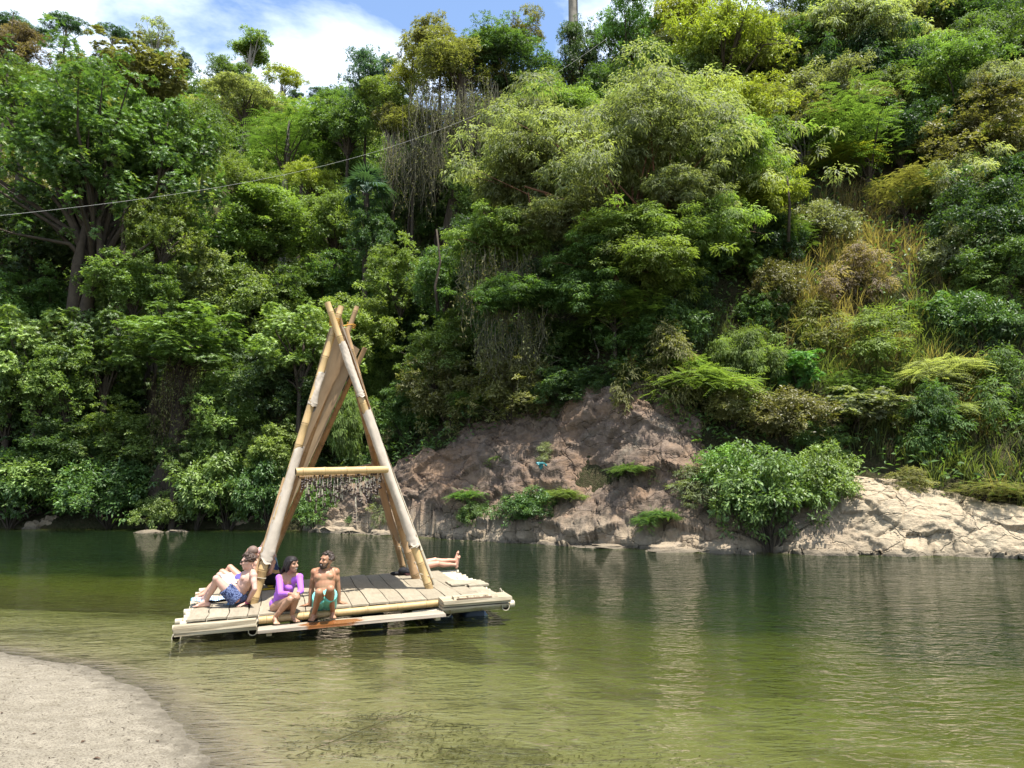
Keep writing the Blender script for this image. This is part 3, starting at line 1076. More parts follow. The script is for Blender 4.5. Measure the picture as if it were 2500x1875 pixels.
def plant(kind, c, sx, sz, col, label, cat, group=None, bark=None, rot=None, tr=None, name=None, base=None, lean=0.0):
    """a tree or shrub with its crown centre at c; trunk down to the ground below it"""
    cme, bme, R = PRO[kind]
    x, y = c[0], c[1]
    if base is None:
        by = y + lean
        bz = gz(x, by)
        if bz > c[2] - .25 * sz:
            bz = c[2] - .35 * sz
        base = (x, by, bz)
    nm = name or {'shrub': 'shrub', 'shrub_b': 'shrub', 'thin_shrub': 'shrub', 'mound': 'vine_mound', 'mound_b': 'vine_mound'}.get(kind, 'tree')
    root = thing(nm, label, cat, base, None, group)
    rz = RNG.uniform(0, 6.28) if rot is None else rot
    rel = (c[0] - base[0], c[1] - base[1], c[2] - base[2])
    jit = RNG.uniform(.8, 1.2)
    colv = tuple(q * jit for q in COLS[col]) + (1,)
    for pn, me in (('crown', cme), ('branches', bme)):
        o = bpy.data.objects.new(pn, me)
        o.location = rel
        o.rotation_euler = (0, 0, rz)
        o.scale = (sx, sx, sz)
        o.color = colv
        o.parent = root
        COL.objects.link(o)
    if kind not in ('shrub', 'shrub_b', 'thin_shrub') and (tr or kind not in ('mound', 'mound_b', 'droop', 'flat')):
        h = rel[2] - .5 * R[2] * sz
        tr = tr or max(.06, .055 * R[0] * sx)
        o = bpy.data.objects.new('trunk', TRUNK[bark or 'bark'])
        o.scale = (tr, tr, max(.3, h))
        # lean the trunk from its foot to the crown
        v = Vector((rel[0], rel[1], h))
        o.rotation_mode = 'QUATERNION'
        o.rotation_quaternion = Vector((0, 0, 1)).rotation_difference(v.normalized())
        o.parent = root
        COL.objects.link(o)
    return root


def vines(root, c, w, dp, top, n, lmin, lmax, mat='vine', seed=1, thick=.022, name='hanging_vines', wig=.07, leafy=.4):
    """slender stems and beard moss hanging below a crown, as one part of its tree"""
    r = np.random.default_rng(seed)
    mb = MB()
    Lv = Leaves(seed + 300)
    for _ in range(int(n * 2.1)):
        # strands hang in loose curtains
        gx = r.choice([-.8, -.45, -.15, .2, .5, .85]) + r.normal(0, .12)
        p = np.array([c[0] + gx * w, c[1] + r.uniform(-dp, dp), top + r.uniform(-1.2, .5) * min(1.0, lmax / 3)])
        L = lmin + (lmax - lmin) * r.random() ** 1.6 * (1 - .5 * abs(gx) * r.random())
        k = 5
        P = [p + np.array([r.normal(0, wig) * j, r.normal(0, wig) * j, -L * j / (k - 1)]) for j in range(k)]
        t_ = thick * r.uniform(.12, .5)
        mb.tube(P, [t_ * .7, t_ * 1.2, t_, t_ * .8, t_ * .25], 4, False)
        if leafy and r.random() < leafy:
            q = np.concatenate([np.linspace(P[j], P[j + 1], 7) for j in range(k - 1)])
            q = q[r.random(len(q)) < .75] - np.array(root.location)
            q = q + r.normal(0, .07, q.shape)
            Lv.add(q, unit(rdir(r, len(q), -1) + np.array([0, -.2, -.7])), unit(r.normal(0, .5, q.shape) + np.array([0, -.6, .6])), r.uniform(.09, .2, len(q)), r.uniform(.03, .07, len(q)), np.clip(r.normal(.4, .2, len(q)), 0, .85))
    l0 = Vector(root.location)
    mb.v = [q - np.array(l0) for q in mb.v]
    me = mb.mesh(name, M[mat])
    if Lv.a:
        o = link('vine_leaves', Lv.mesh('vine_leaves', M['leaf_soft'], .2), root)
        o.color = COLS['ol'] + (1,)
    return link(name, me, root)


HERO = []
LOW = ('mound', 'mound_b', 'shrub', 'shrub_b', 'thin_shrub', 'flat', 'feather')


def hero(kind, px, py, wpx, hpx, Y, col, label, cat=None, **kw):
    global LASTC
    c = at_y(px, py, Y)
    R = PRO[kind][2]
    fix = kw.pop('fix', False)
    if kind in LOW and Y < 60 and not kw.get('tr') and not fix:
        # let low growth sit on the slope behind the given point
        Y0 = Y
        while Y < Y0 + 7 and gz(c[0], c[1]) < c[2] - hpx * Y / FPX / 2 * .8:
            Y += .15
            c = at_y(px, py, Y)
    LASTC = c
    sx = wpx * Y / FPX / 2 / ((R[0] + R[1]) / 2) * .92
    sz = hpx * Y / FPX / 2 / R[2] * .92
    cat = cat or ('shrub' if 'shrub' in kind else 'vine mound' if 'mound' in kind else 'tree')
    o = plant(kind, c, sx, sz, col, label, cat, **kw)
    HERO.append((c[0], c[1], c[2], wpx * Y / FPX / 2))
    return o


# --- the wooded left bank
big = hero('broad_big', 250, 420, 600, 640, 36, 'md', 'largest dark glossy broadleaf tree on the left bank, its forked trunk bare below', tr=.16)
fk = MB()
q0 = np.array(at_y(185, 1000, 35.5))
for pts, rr_ in (([(178, 1010), (182, 900), (180, 760), (190, 640), (215, 520)], [.50, .42, .34, .25, .1]),
                 ([(182, 900), (200, 800), (222, 700), (268, 655), (330, 622), (370, 590)], [.40, .34, .28, .22, .13, .03]),
                 ([(222, 700), (245, 620), (240, 540), (280, 430)], [.22, .17, .12, .04]),
                 ([(268, 655), (300, 600), (300, 520)], [.15, .1, .03])):
    fk.tube([at_y(a, b, 35.2) for a, b in pts], rr_, 9, False)
fk.v = [v_ - np.array(big.location) for v_ in fk.v]
fk.build('forked_limbs', M['bark'], big, True)
hero('broad_big', 40, 640, 460, 520, 38, 'dk', 'deep green broadleaf tree at the left edge below the white cable', tr=.3)
hero('broad', 100, 900, 300, 300, 34, 'lt', 'sunlit pale broadleaf tree with bare trunks beneath it at the far left', tr=.26)
hero('broad', 260, 880, 260, 260, 34.5, 'md', 'leafy broadleaf sapling just right of the forked trunk', tr=.2)
hero('broad', 20, 1010, 200, 200, 35.5, 'dk', 'shaded broadleaf tree above the riverside bush at the left edge', tr=.22)
hero('broad_big', 60, 270, 300, 280, 46, 'md', 'broadleaf tree at the upper left edge under the brown crown', tr=.3)
hero('round', 25, 105, 170, 150, 62, 'br', 'brown tinged round tree at the top left corner')
hero('broad', 400, 380, 260, 300, 38, 'md', 'broadleaf tree filling the right flank of the largest left tree', tr=.2)
hero('broad', 330, 200, 300, 200, 46, 'ol', 'olive crown behind the top of the largest left tree', tr=.2)
hero('round', 500, 330, 260, 220, 50, 'md', 'rounded tree left of the feathery tree with pale forked limbs')
hero('round_b', 590, 460, 220, 190, 44, 'lt', 'light round tree under the pale forked limbs of the feathery tree')
hero('mound', 640, 560, 330, 250, 38, 'lt', 'highest vine smothered mound, left of the fan palm')
hero('mound_b', 520, 610, 300, 260, 37, 'lt', 'vine smothered mound in the middle of the left bank, left of the highest one')
hero('mound', 470, 730, 330, 280, 35.5, 'pl', 'pale vine cascade falling right of the forked trunk')
hero('mound_b', 600, 760, 260, 280, 35, 'lt', 'vine cascade between the pale one and the tent top')
v9 = hero('broad', 450, 850, 390, 190, 33.2, 'lt', 'broad umbrella of vine leaves above a curtain of dry brown stems', tr=.5)
c9 = at_y(445, 960, 33.0)
vines(v9, c9, .95, .9, c9[2] + 1.3, 120, 1.5, 5.0, mat='dry_stem', seed=3, thick=.026, name='dry_stem_curtain', wig=.11)
hero('broad', 735, 860, 270, 240, 32.6, 'lt', 'bright glossy bush like tree directly left of the tent top')
hero('mound', 640, 990, 300, 300, 33, 'md', 'vine mound behind the middle of the left tent pole')
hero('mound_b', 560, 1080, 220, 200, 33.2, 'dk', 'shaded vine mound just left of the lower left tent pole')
hero('droop', 835, 1040, 150, 240, 32.3, 'lt', 'light drooping tree seen through the upper opening of the tent')
hero('mound', 750, 740, 240, 210, 37, 'md', 'vine mound right behind the crossed pole tips')
hero('mound_b', 880, 700, 240, 220, 37.5, 'md', 'vine mound right of the pole tips below the fan palm')
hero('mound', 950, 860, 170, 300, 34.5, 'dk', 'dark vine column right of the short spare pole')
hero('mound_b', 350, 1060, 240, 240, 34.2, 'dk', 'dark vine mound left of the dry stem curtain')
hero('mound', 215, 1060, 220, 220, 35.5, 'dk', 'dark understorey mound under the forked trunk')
hero('mound', 330, 980, 240, 200, 34, 'lt', 'sunlit vine mound between the forked trunk and the dry stem curtain')
hero('mound_b', 90, 1080, 230, 150, 34.2, 'md', 'leafy mound behind the far left riverside bush')
hero('mound', 210, 1000, 200, 170, 34.2, 'md', 'vine mound below the leafy broadleaf sapling')
hero('mound_b', 560, 930, 200, 190, 34, 'lt', 'bright vine mound right of the dry stem curtain')
hero('mound_b', 840, 880, 220, 220, 35, 'md', 'vine mound behind the short spare pole')
for k_, px, py, w, h, Y, c_, lb in (
        ('mound', 90, 760, 260, 220, 36.4, 'md', 'vine mound left of the forked trunk, under the cable'),
        ('mound_b', 330, 700, 240, 200, 35.6, 'lt', 'light vine mound just right of the forked trunk'),
        ('round', 400, 560, 240, 220, 37, 'lt', 'light round crown right of the largest left tree'),
        ('mound', 170, 940, 230, 240, 33.6, 'lt', 'bright hanging foliage between the two pale trunks at the left'),
        ('mound_b', 30, 930, 190, 220, 33.8, 'md', 'hanging foliage at the left edge over the riverside bush'),
        ('mound', 290, 1080, 240, 200, 33.4, 'lt', 'bright foliage right above the wide riverside bush'),
        ('mound_b', 150, 1090, 220, 170, 33.5, 'md', 'foliage above the lighter riverside bush'),
        ('mound', 560, 1000, 210, 240, 33.4, 'lt', 'tall bright vine fall right of the dry stem curtain'),
        ('mound_b', 690, 1110, 200, 180, 32.8, 'lt', 'bright vine fall crossing behind the left tent pole'),
        ('mound', 480, 1110, 170, 170, 32.9, 'md', 'vine fall at the foot of the dry stem curtain'),
        ('mound_b', 860, 800, 220, 200, 35.6, 'lt', 'light vine mound beside the spare pole tip'),
        ('mound', 980, 690, 200, 220, 36.5, 'lt', 'light vine mound right above the tent top'),
        ('mound_b', 1090, 690, 180, 200, 32.5, 'md', 'vine mound below the dark vine mass'),
        ('mound', 1060, 880, 200, 200, 31.5, 'lt', 'sunlit vine fall right of the dark vine column')):
    hero(k_, px, py, w, h, Y, c_, lb, fix=True)
# riverside shrubs
for px, py, w, h, Y, c_, k_, lb in (
        (30, 1205, 260, 190, 33.0, 'md', 'shrub', 'riverside bush at the far left edge of the waterline'),
        (150, 1180, 270, 170, 33.6, 'lt', 'shrub', 'lighter riverside bush behind the two boulders'),
        (270, 1200, 270, 190, 33.0, 'md', 'shrub', 'wide riverside bush right of the two boulders'),
        (390, 1255, 130, 100, 32.0, 'lt', 'shrub', 'low light shrub above the flat pale stone'),
        (480, 1230, 170, 160, 32.2, 'md', 'shrub_b', 'shrub at the foot of the dry stem curtain'),
        (560, 1205, 230, 210, 32.4, 'lt', 'shrub', 'large light riverside bush just left of the tent'),
        (660, 1215, 170, 190, 32.0, 'md', 'shrub', 'riverside bush cut by the left tent pole'),
        (735, 1170, 130, 150, 32.5, 'dk', 'shrub_b', 'dark bush under the hanging seed mobile'),
        (775, 1245, 140, 130, 31.4, 'gr', 'shrub', 'brightest green bush framed low in the tent opening'),
        (925, 1245, 90, 100, 29.8, 'pl', 'thin_shrub', 'wispy pale shrub on the rock left of the right tent pole'),
        (850, 1280, 50, 40, 30.6, 'md', 'thin_shrub', 'tiny shrub growing low between the tent poles')):
    hero(k_, px, py, w, h, Y, c_, lb)
# --- skyline and far hill
hero('umbrella', 610, 125, 160, 90, 105, 'lt', 'tall pale trunked umbrella tree standing alone on the skyline', bark='bark_pale', tr=.38)
hero('airy', 385, 105, 110, 110, 112, 'pl', 'sparse tree on the skyline left of the blue gap', bark='bark_pale', tr=.3)
hero('mound', 447, 158, 60, 85, 110, 'dk', 'small dark conical tree on the skyline beside the blue gap', cat='tree', name='tree')
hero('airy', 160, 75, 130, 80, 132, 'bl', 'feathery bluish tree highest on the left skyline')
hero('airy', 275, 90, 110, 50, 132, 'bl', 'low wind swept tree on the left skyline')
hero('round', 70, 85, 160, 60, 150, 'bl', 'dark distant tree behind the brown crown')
hero('airy', 690, 205, 120, 100, 100, 'yg', 'nearly leafless yellowish tree below right of the umbrella tree', bark='bark_pale')
hero('round', 545, 195, 150, 110, 101, 'md', 'round tree below left of the umbrella tree')
hero('round', 715, 238, 60, 34, 185, 'bl', 'farthest haze tinted tree in the notch of the skyline')  # haze is painted as a bluish leaf colour
hero('round_b', 778, 236, 62, 40, 185, 'bl', 'second far haze tinted tree in the notch, nearer the spur')  # bluish leaf colour carries the haze here too
hero('feather', 700, 335, 300, 260, 52, 'md', 'feathery green tree with pale forked limbs low in its crown', bark='bark_pale', tr=.32)
hero('round', 850, 420, 190, 170, 54, 'md', 'round tree above the fan palm')
hero('round_b', 760, 450, 160, 150, 50, 'yg', 'yellowish tree left above the fan palm')
hero('airy', 960, 330, 150, 150, 47, 'ol', 'slim tree with a pale bare trunk left of the hanging moss', bark='bark_pale', tr=.16)
# --- the spur with the hanging moss
for k_, px, py, w, h, Y, c_, lb in (
        ('round', 850, 310, 220, 190, 50, 'md', 'round crown below the dark dome at the left end of the spur'),
        ('round_b', 950, 270, 190, 180, 48.5, 'lt', 'light crown between the dark dome and the yellow crown'),
        ('round', 1075, 120, 200, 130, 45.5, 'ol', 'olive crown left of the moss tree top'),
        ('round_b', 1210, 120, 230, 150, 45.5, 'md', 'crown right of the moss tree top on the spur skyline'),
        ('round', 1330, 240, 210, 190, 44, 'lt', 'light crown below the giant grey trunk'),
        ('round_b', 1150, 330, 220, 190, 45.5, 'dk', 'dark crown behind the hanging moss'),
        ('round', 820, 560, 220, 200, 46, 'lt', 'light crown left of the fan palm stem'),
        ('round_b', 1000, 430, 190, 170, 45, 'md', 'crown behind the lowest moss strands'),
        ('round', 740, 330, 220, 150, 62, 'lt', 'light crown above right of the feathery tree'),
        ('round_b', 600, 260, 230, 130, 80, 'pl', 'pale crown under the umbrella tree'),
        ('round', 800, 280, 170, 110, 84, 'md', 'crown on the far slope below the skyline notch')):
    hero(k_, px, py, w, h, Y, c_, lb)
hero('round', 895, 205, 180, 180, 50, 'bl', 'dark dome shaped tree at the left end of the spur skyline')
hero('round_b', 1005, 185, 130, 150, 48, 'yg', 'yellow crown on the spur skyline between dark dome and moss tree')
mt = hero('round', 1125, 160, 290, 180, 44, 'ol', 'moss tree on the spur, long grey beards hanging from its crown', tr=.5)
cm_ = at_y(1110, 250, LASTC[1] - 2.2)
vines(mt, cm_, 2.6, 1.6, cm_[2] + .5, 230, 1.0, 6.0, seed=5, thick=.035, name='hanging_moss')
hero('round_b', 1260, 200, 260, 220, 45, 'dk', 'dark tangled tree right of the moss tree')
hero('airy', 1290, 90, 130, 130, 46, 'ol', 'thin twiggy tree poking above the dark tangled tree')
m2 = hero('airy', 1010, 320, 180, 110, 43, 'ol', 'smaller crown with moss strands left below the moss tree')
cm_ = at_y(1010, 360, LASTC[1] - 1.2)
vines(m2, cm_, 1.9, .8, cm_[2] + .6, 110, 1.5, 5.2, seed=6, thick=.03, name='hanging_moss')
m3 = hero('mound', 1190, 400, 150, 190, 41.5, 'dk', 'dark ivy clad stump of a tree right of the hanging moss')
m4 = hero('mound_b', 1060, 500, 220, 170, 40, 'dk', 'dark vine mass below the longest moss strands')
cm_ = at_y(1060, 540, LASTC[1] - .5)
vines(m4, cm_, 2.0, .5, cm_[2] + .8, 90, 1.5, 4.2, seed=7, thick=.03, name='hanging_vines')
hero('mound', 950, 560, 200, 190, 40, 'md', 'vine mound right of the fan palm')
# emergent trunk that leaves the frame at the top
eb = at_y(1402, 260, 50)
er = thing('tree', 'giant tree whose smooth grey trunk leaves the frame at the top', 'tree', (eb[0], eb[1], gz(eb[0], eb[1])))
th_ = at_y(1402, -130, 50)[2] - er.location.z
_b = MB()
_b.tube([(.05, 0, -.5), (0, 0, th_ * .4), (0, 0, th_ * .8), (0, 0, th_)], [.5, .36, .34, .3], 16)
for a_ in np.linspace(0, 6.28, 9)[:-1]:
    _b.tube([(0, 0, th_ * .97), (2 * math.cos(a_), 2 * math.sin(a_), th_ + 1.0), (4.4 * math.cos(a_), 4.4 * math.sin(a_), th_ + 1.3)], [.3, .2, .06], 6, False)
_b.build('trunk', M['bark_pale'], er, True)
for k_, (ox, oy, oz, s_) in enumerate(((0, 0, 2.2, 1.5), (-3.6, 0, .4, 1.0), (3.2, .4, 1.0, 1.0))):
    o = link('crown', PRO['airy'][0], er, None, (ox, oy, th_ + oz))
    o.scale = (s_, s_, s_ * .7)
    o.rotation_euler.z = k_ * 1.3
    o.color = COLS['md'] + (1,)
hero('round', 1395, 165, 180, 260, 47, 'dk', 'dark crown hiding the foot of the giant grey trunk')
hero('round_b', 1530, 80, 190, 240, 45, 'gr', 'bright leafy tree right of the giant grey trunk')
hero('airy', 1475, 230, 150, 190, 44, 'md', 'slender tree with a thin dark stem below the bright leafy tree')
hero('round', 1650, 210, 240, 240, 43, 'md', 'mid green tree left of the yellow crown at the top')
hero('round_b', 1770, 110, 330, 320, 41, 'yg', 'largest yellow green crown at the top centre right')
hero('round', 1690, 20, 200, 160, 44, 'yg', 'yellow green crown touching the top of the frame')
# --- central spreading tree
sp_t = hero('spread', 1565, 400, 740, 340, 29.0, col='pl', rot=math.pi, label='wide spreading pale tree with bare reddish limbs in the centre', bark='bark_red', tr=.13, lean=.6)
lm = MB()
for pts, rr_ in (([(1505, 590), (1480, 530), (1400, 500), (1330, 470), (1280, 455)], [.10, .085, .07, .05, .03]),
                 ([(1480, 530), (1390, 540), (1300, 535), (1290, 470)], [.08, .06, .05, .03]),
                 ([(1330, 470), (1370, 520), (1430, 545)], [.05, .045, .03]),
                 ([(1560, 600), (1570, 545), (1555, 500), (1500, 440)], [.09, .07, .05, .03]),
                 ([(1530, 600), (1505, 560), (1510, 480), (1470, 400)], [.12, .09, .06, .03]),
                 ([(1545, 590), (1620, 510), (1700, 450)], [.08, .06, .03]),
                 ([(1545, 900), (1535, 800), (1510, 700), (1495, 640), (1510, 590)], [.17, .14, .12, .10, .09])):
    lm.tube([at_y(a, b, 28.0) for a, b in pts], rr_, 7, False)
lm.v = [v_ - np.array(sp_t.location) for v_ in lm.v]
lm.build('bare_limbs', M['bark_red'], sp_t, True)
hero('droop', 1270, 440, 300, 190, 29.5, 'pl', 'pale drooping tree at the left shoulder of the spreading tree', bark='bark_red')
hero('droop', 1790, 400, 330, 200, 30, 'lt', 'light drooping tree at the right shoulder of the spreading tree', bark='bark_red')
hero('round', 1820, 260, 260, 190, 33, 'yg', 'yellowish tree above the right shoulder of the spreading tree')
hero('droop', 1620, 290, 300, 160, 33, 'lt', 'light crown peeping over the spreading tree')
hero('droop', 1380, 300, 260, 130, 34, 'lt', 'crown behind the left top of the spreading tree')
m5 = hero('droop', 1210, 590, 250, 150, 29, 'lt', 'bright tree with pale moss dangling from its underside')
cm_ = at_y(1215, 660, LASTC[1] - .5)
vines(m5, cm_, 1.6, .6, cm_[2] + .4, 70, 1.0, 3.4, seed=8, thick=.022, name='hanging_moss')
m6 = hero('droop', 1240, 730, 270, 110, 28.2, 'md', 'lower tree with hanging stems beneath the bright moss tree')
cm_ = at_y(1250, 790, LASTC[1] - .5)
vines(m6, cm_, 1.5, .5, cm_[2] + .4, 60, .9, 3.0, seed=9, thick=.022, name='hanging_vines')
hero('droop', 1590, 660, 330, 150, 27, 'lt', 'light layered bough over the dark hollow above the rock', bark='bark_red')
hero('droop', 1560, 560, 300, 130, 26.9, 'lt', 'pale bough masking the upper reddish trunk', bark='bark_red')
hero('droop', 1420, 720, 260, 130, 27.4, 'md', 'mid green bough low on the left of the reddish trunk', bark='bark_red')
hero('mound', 1560, 820, 210, 170, 27.6, 'md', 'vine mound round the foot of the reddish trunk')
hero('mound_b', 1330, 850, 220, 180, 29.5, 'md', 'vine mound left of the feathered bush')
hero('mound', 1150, 830, 220, 180, 30.5, 'lt', 'sunlit vine mound below the hanging stems')
hero('droop', 1740, 560, 260, 170, 28, 'lt', 'bright drooping tree right below the spreading tree', bark='bark_red')
hero('droop', 1440, 640, 220, 120, 27.6, 'md', 'mid green bough left of the reddish trunk', bark='bark_red')
hero('feather', 1395, 830, 240, 150, 26.8, 'md', 'ferny feathered bush left of the reddish trunk')
hero('feather', 1440, 740, 200, 120, 27.2, 'dk', 'dark ferny bush above the feathered one')
hero('mound', 1250, 960, 280, 230, 27.4, 'ol', 'olive vine curtain spilling over the top of the rock face')
hero('mound_b', 1100, 960, 240, 240, 28.6, 'ol', 'olive vine curtain on the left end of the rock face')
hero('mound', 1000, 1020, 170, 200, 29.8, 'md', 'vine mound just right of the right tent pole')
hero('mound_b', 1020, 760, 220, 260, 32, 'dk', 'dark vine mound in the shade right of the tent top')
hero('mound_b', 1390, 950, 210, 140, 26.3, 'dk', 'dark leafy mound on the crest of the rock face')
hero('shrub_b', 1540, 930, 160, 110, 25.6, 'md', 'shrub rooted on the highest corner of the rock face')
hero('shrub', 1640, 820, 190, 150, 25.6, 'md', 'round shrub right of the reddish trunk')
hero('mound', 1680, 740, 220, 200, 27, 'dk', 'dark vine mound right of the light layered bough')
hero('droop', 1380, 540, 260, 130, 28.2, 'pl', 'pale bough below left of the reddish limbs')
hero('droop', 1680, 480, 260, 150, 27.8, 'pl', 'pale bough below right of the reddish limbs')
hero('droop', 1290, 330, 240, 150, 30.5, 'pl', 'pale bough at the upper left of the spreading tree')
hero('feather', 1500, 760, 220, 130, 27.5, 'lt', 'light ferny bough over the dark hollow', fix=True)
# --- right slope
for k_, px, py, w, h, Y, c_, lb in (
        ('flat', 1690, 960, 290, 100, 23.6, 'lt', 'flat feathery tree reaching over the right end of the rock face'),
        ('flat', 1640, 900, 170, 70, 24.2, 'lt', 'small flat feathery branch above the feathery tree'),
        ('shrub', 1790, 1000, 190, 130, 23.6, 'ol', 'olive shrub between the feathery tree and the big round bush'),
        ('shrub', 1920, 1030, 230, 140, 23.4, 'ol', 'wide olive shrub above the big round bush'),
        ('shrub_b', 2090, 1010, 260, 130, 23.4, 'pl', 'pale shrub above the tan rock slope'),
        ('flat', 2320, 930, 260, 90, 23.8, 'pl', 'layered pale tree with flat sprays at the right'),
        ('flat', 2250, 1010, 200, 70, 23.3, 'pl', 'lower flat spray below the layered pale tree'),
        ('shrub', 1880, 1230, 300, 260, 22.2, 'md', 'big round dark bush at the water between rock face and tan slope'),
        ('shrub', 1790, 1180, 220, 170, 22.8, 'gr', 'left lobe of greenery against the big round bush'),
        ('shrub', 1990, 1190, 210, 190, 22.6, 'lt', 'right lobe of greenery against the big round bush'),
        ('thin_shrub', 1690, 1190, 150, 110, 23.0, 'pl', 'wispy pale shrub between the white streaked rock and round bush'),
        ('flat', 1150, 1225, 150, 50, 25.9, 'md', 'flat shrub on the foot of the rock face nearest the tent'),
        ('shrub', 1155, 1262, 90, 70, 25.7, 'md', 'small bush under the flat shrub nearest the tent'),
        ('shrub', 1285, 1245, 170, 100, 25.1, 'md', 'larger waterside bush at the middle foot of the rock face'),
        ('flat', 1370, 1215, 120, 34, 25.0, 'lt', 'thin flat spray right of the larger waterside bush'),
        ('flat', 1225, 1130, 70, 30, 27.0, 'lt', 'little green plant on the ledge of the rock face'),
        ('thin_shrub', 1325, 1110, 60, 60, 26.4, 'pl', 'little pale twiggy plant above the teal litter'),
        ('flat', 1545, 1160, 150, 44, 24.2, 'md', 'flat green tuft halfway up the white streaked rock'),
        ('flat', 1620, 1275, 120, 50, 22.9, 'md', 'leafy green tuft just above the water at the white rock'),
        ('shrub', 1408, 1300, 44, 46, 24.6, 'lt', 'tiny bright shrub at the waterline of the rock face'),
        ('thin_shrub', 1455, 1310, 70, 60, 24.0, 'pl', 'tiny pale shrub at the waterline right of the tiny bright one'),
        ('flat', 2270, 190, 230, 130, 37, 'gr', 'bright green flat topped tree high on the right slope'),
        ('droop', 2090, 110, 290, 220, 40, 'pl', 'pale drooping tree high on the right under the sky gap'),
        ('droop', 2450, 230, 190, 170, 33, 'pl', 'pale drooping tree at the upper right edge'),
        ('round', 2445, 320, 120, 90, 31.5, 'yg', 'yellow bush like tree at the right edge'),
        ('feather', 2450, 390, 200, 110, 30.5, 'pl', 'pale feathery tree at the right edge under the yellow one'),
        ('round_b', 2320, 70, 320, 220, 43, 'dk', 'dark round tree near the top right corner'),
        ('round', 2480, 90, 190, 190, 41, 'dk', 'darkest tree in the top right corner'),
        ('airy', 1975, 130, 150, 210, 42, 'ol', 'thin grey twiggy tree under the sky gap'),
        ('round', 1960, 300, 220, 170, 37, 'lt', 'light tree right of the largest yellow crown'),
        ('round', 2100, 310, 220, 160, 37, 'ol', 'olive tree left below the bright flat topped tree'),
        ('droop', 1850, 470, 230, 130, 30.5, 'yg', 'yellowish bough right of the spreading tree'),
        ('flat', 2040, 410, 200, 70, 32.5, 'yg', 'yellow flat spray left of the grassy gully'),
        ('shrub', 2010, 560, 190, 150, 29, 'pl', 'pale round shrub left of the grassy gully'),
        ('shrub_b', 1850, 650, 190, 150, 27.5, 'lt', 'light shrub right of the dark hollow'),
        ('shrub', 1910, 720, 170, 150, 26.8, 'ol', 'olive shrub left of the dry straw patch'),
        ('thin_shrub', 2050, 680, 190, 180, 27.4, 'st', 'dry straw coloured shrub above the bare earth'),
        ('thin_shrub', 1990, 800, 230, 170, 25.8, 'ol', 'wispy olive shrub below the dry straw shrub'),
        ('thin_shrub', 2120, 840, 220, 160, 25.4, 'lt', 'wispy light shrub beside the golden grass'),
        ('shrub_b', 1960, 920, 180, 130, 24.4, 'gr', 'bright shrub left of the pale shrub'),
        ('shrub', 2400, 800, 190, 170, 26, 'md', 'mid green shrub at the right edge above the layered tree'),
        ('shrub', 2330, 640, 190, 160, 28, 'pl', 'pale shrub on the right of the grassy gully'),
        ('shrub_b', 2450, 560, 210, 190, 28.6, 'dk', 'dark shrub at the right edge'),
        ('thin_shrub', 2440, 700, 170, 140, 27.3, 'lt', 'wispy shrub between the dark and mid green right edge shrubs'),
        ('shrub', 2300, 480, 180, 140, 31, 'lt', 'light shrub at the head of the grassy gully'),
        ('feather', 2400, 1200, 230, 90, 22.6, 'ol', 'feathery olive bush low on the bank at the right edge'),
        ('thin_shrub', 2440, 1310, 110, 50, 21.8, 'ol', 'small dry shrub on the tan rock slope'),
        ('thin_shrub', 2240, 1180, 130, 80, 22.6, 'ol', 'thin shrub on the crest of the tan rock slope')):
    hero(k_, px, py, w, h, Y, c_, lb)

# --- everything between: grouped fillers on jittered grids
HA = np.array(HERO)


LANDMARKS = [(893, 470, 'the fan palm'), (1120, 330, 'the hanging moss'), (1400, 60, 'the giant grey trunk'), (610, 130, 'the lone umbrella tree'),
             (1500, 400, 'the wide spreading tree'), (185, 720, 'the forked trunk'), (1770, 110, 'the largest yellow crown'), (1500, 1010, 'the rock face crest'),
             (1880, 1220, 'the big round bush'), (1965, 20, 'the top right sky gap'), (2060, 700, 'the straw coloured shrub'), (2270, 190, 'the bright flat topped tree'),
             (820, 760, 'the tent pole tips'), (445, 1000, 'the dry stem curtain'), (695, 440, 'the pale forked limbs'), (30, 100, 'the brown top left crown'),
             (2320, 930, 'the layered pale tree'), (1210, 600, 'the bright moss tree'), (450, 158, 'the dark conical skyline tree'), (2445, 320, 'the right edge yellow bush'),
             (740, 236, 'the notch in the skyline'), (200, 560, "the cable's left end"), (2480, 1150, 'the right edge grass'), (1740, 560, "the spreading tree's right end"), (1990, 500, 'the grassy gully')]
USED = {}


def to_px(c):
    d = c - np.array([0, 0, CAMH])
    zc_ = d[1] * math.cos(PITCH) + d[2] * math.sin(PITCH)
    return 1250 + FPX * d[0] / zc_, 937.5 - FPX * (d[2] * math.cos(PITCH) - d[1] * math.sin(PITCH)) / zc_


def where(c):
    px, py = to_px(c)
    if px < 0 or px > 2500 or py < 0:
        side = 'left' if px < 0 else 'right' if px > 2500 else 'top'
        for q in sorted(LANDMARKS, key=lambda q: abs(q[1] - py) + .1 * abs(q[0] - px)):
            ph = 'at the %s edge, level with %s' % (side, q[2])
            if ph not in USED:
                USED[ph] = 1
                return ph
    n, ph = None, None
    best = sorted(LANDMARKS, key=lambda q: (q[0] - px) ** 2 + (q[1] - py) ** 2)
    for q in best:
        dx_, dy_ = px - q[0], py - q[1]
        r__ = math.hypot(dx_, dy_)
        a = math.degrees(math.atan2(-dy_, dx_)) % 360
        dr = ('right of', 'above and right of', 'above', 'above and left of', 'left of', 'below and left of', 'below', 'below and right of')[int((a + 22.5) // 45) % 8]
        far = 'right beside, ' if r__ < 70 else 'a little ' if r__ < 170 else '' if r__ < 300 else 'far '
        ph = (far + dr + ' ' + q[2]) if r__ >= 70 else 'close ' + dr + ' ' + q[2]
        if ph not in USED:
            break
    USED[ph] = 1
    return ph


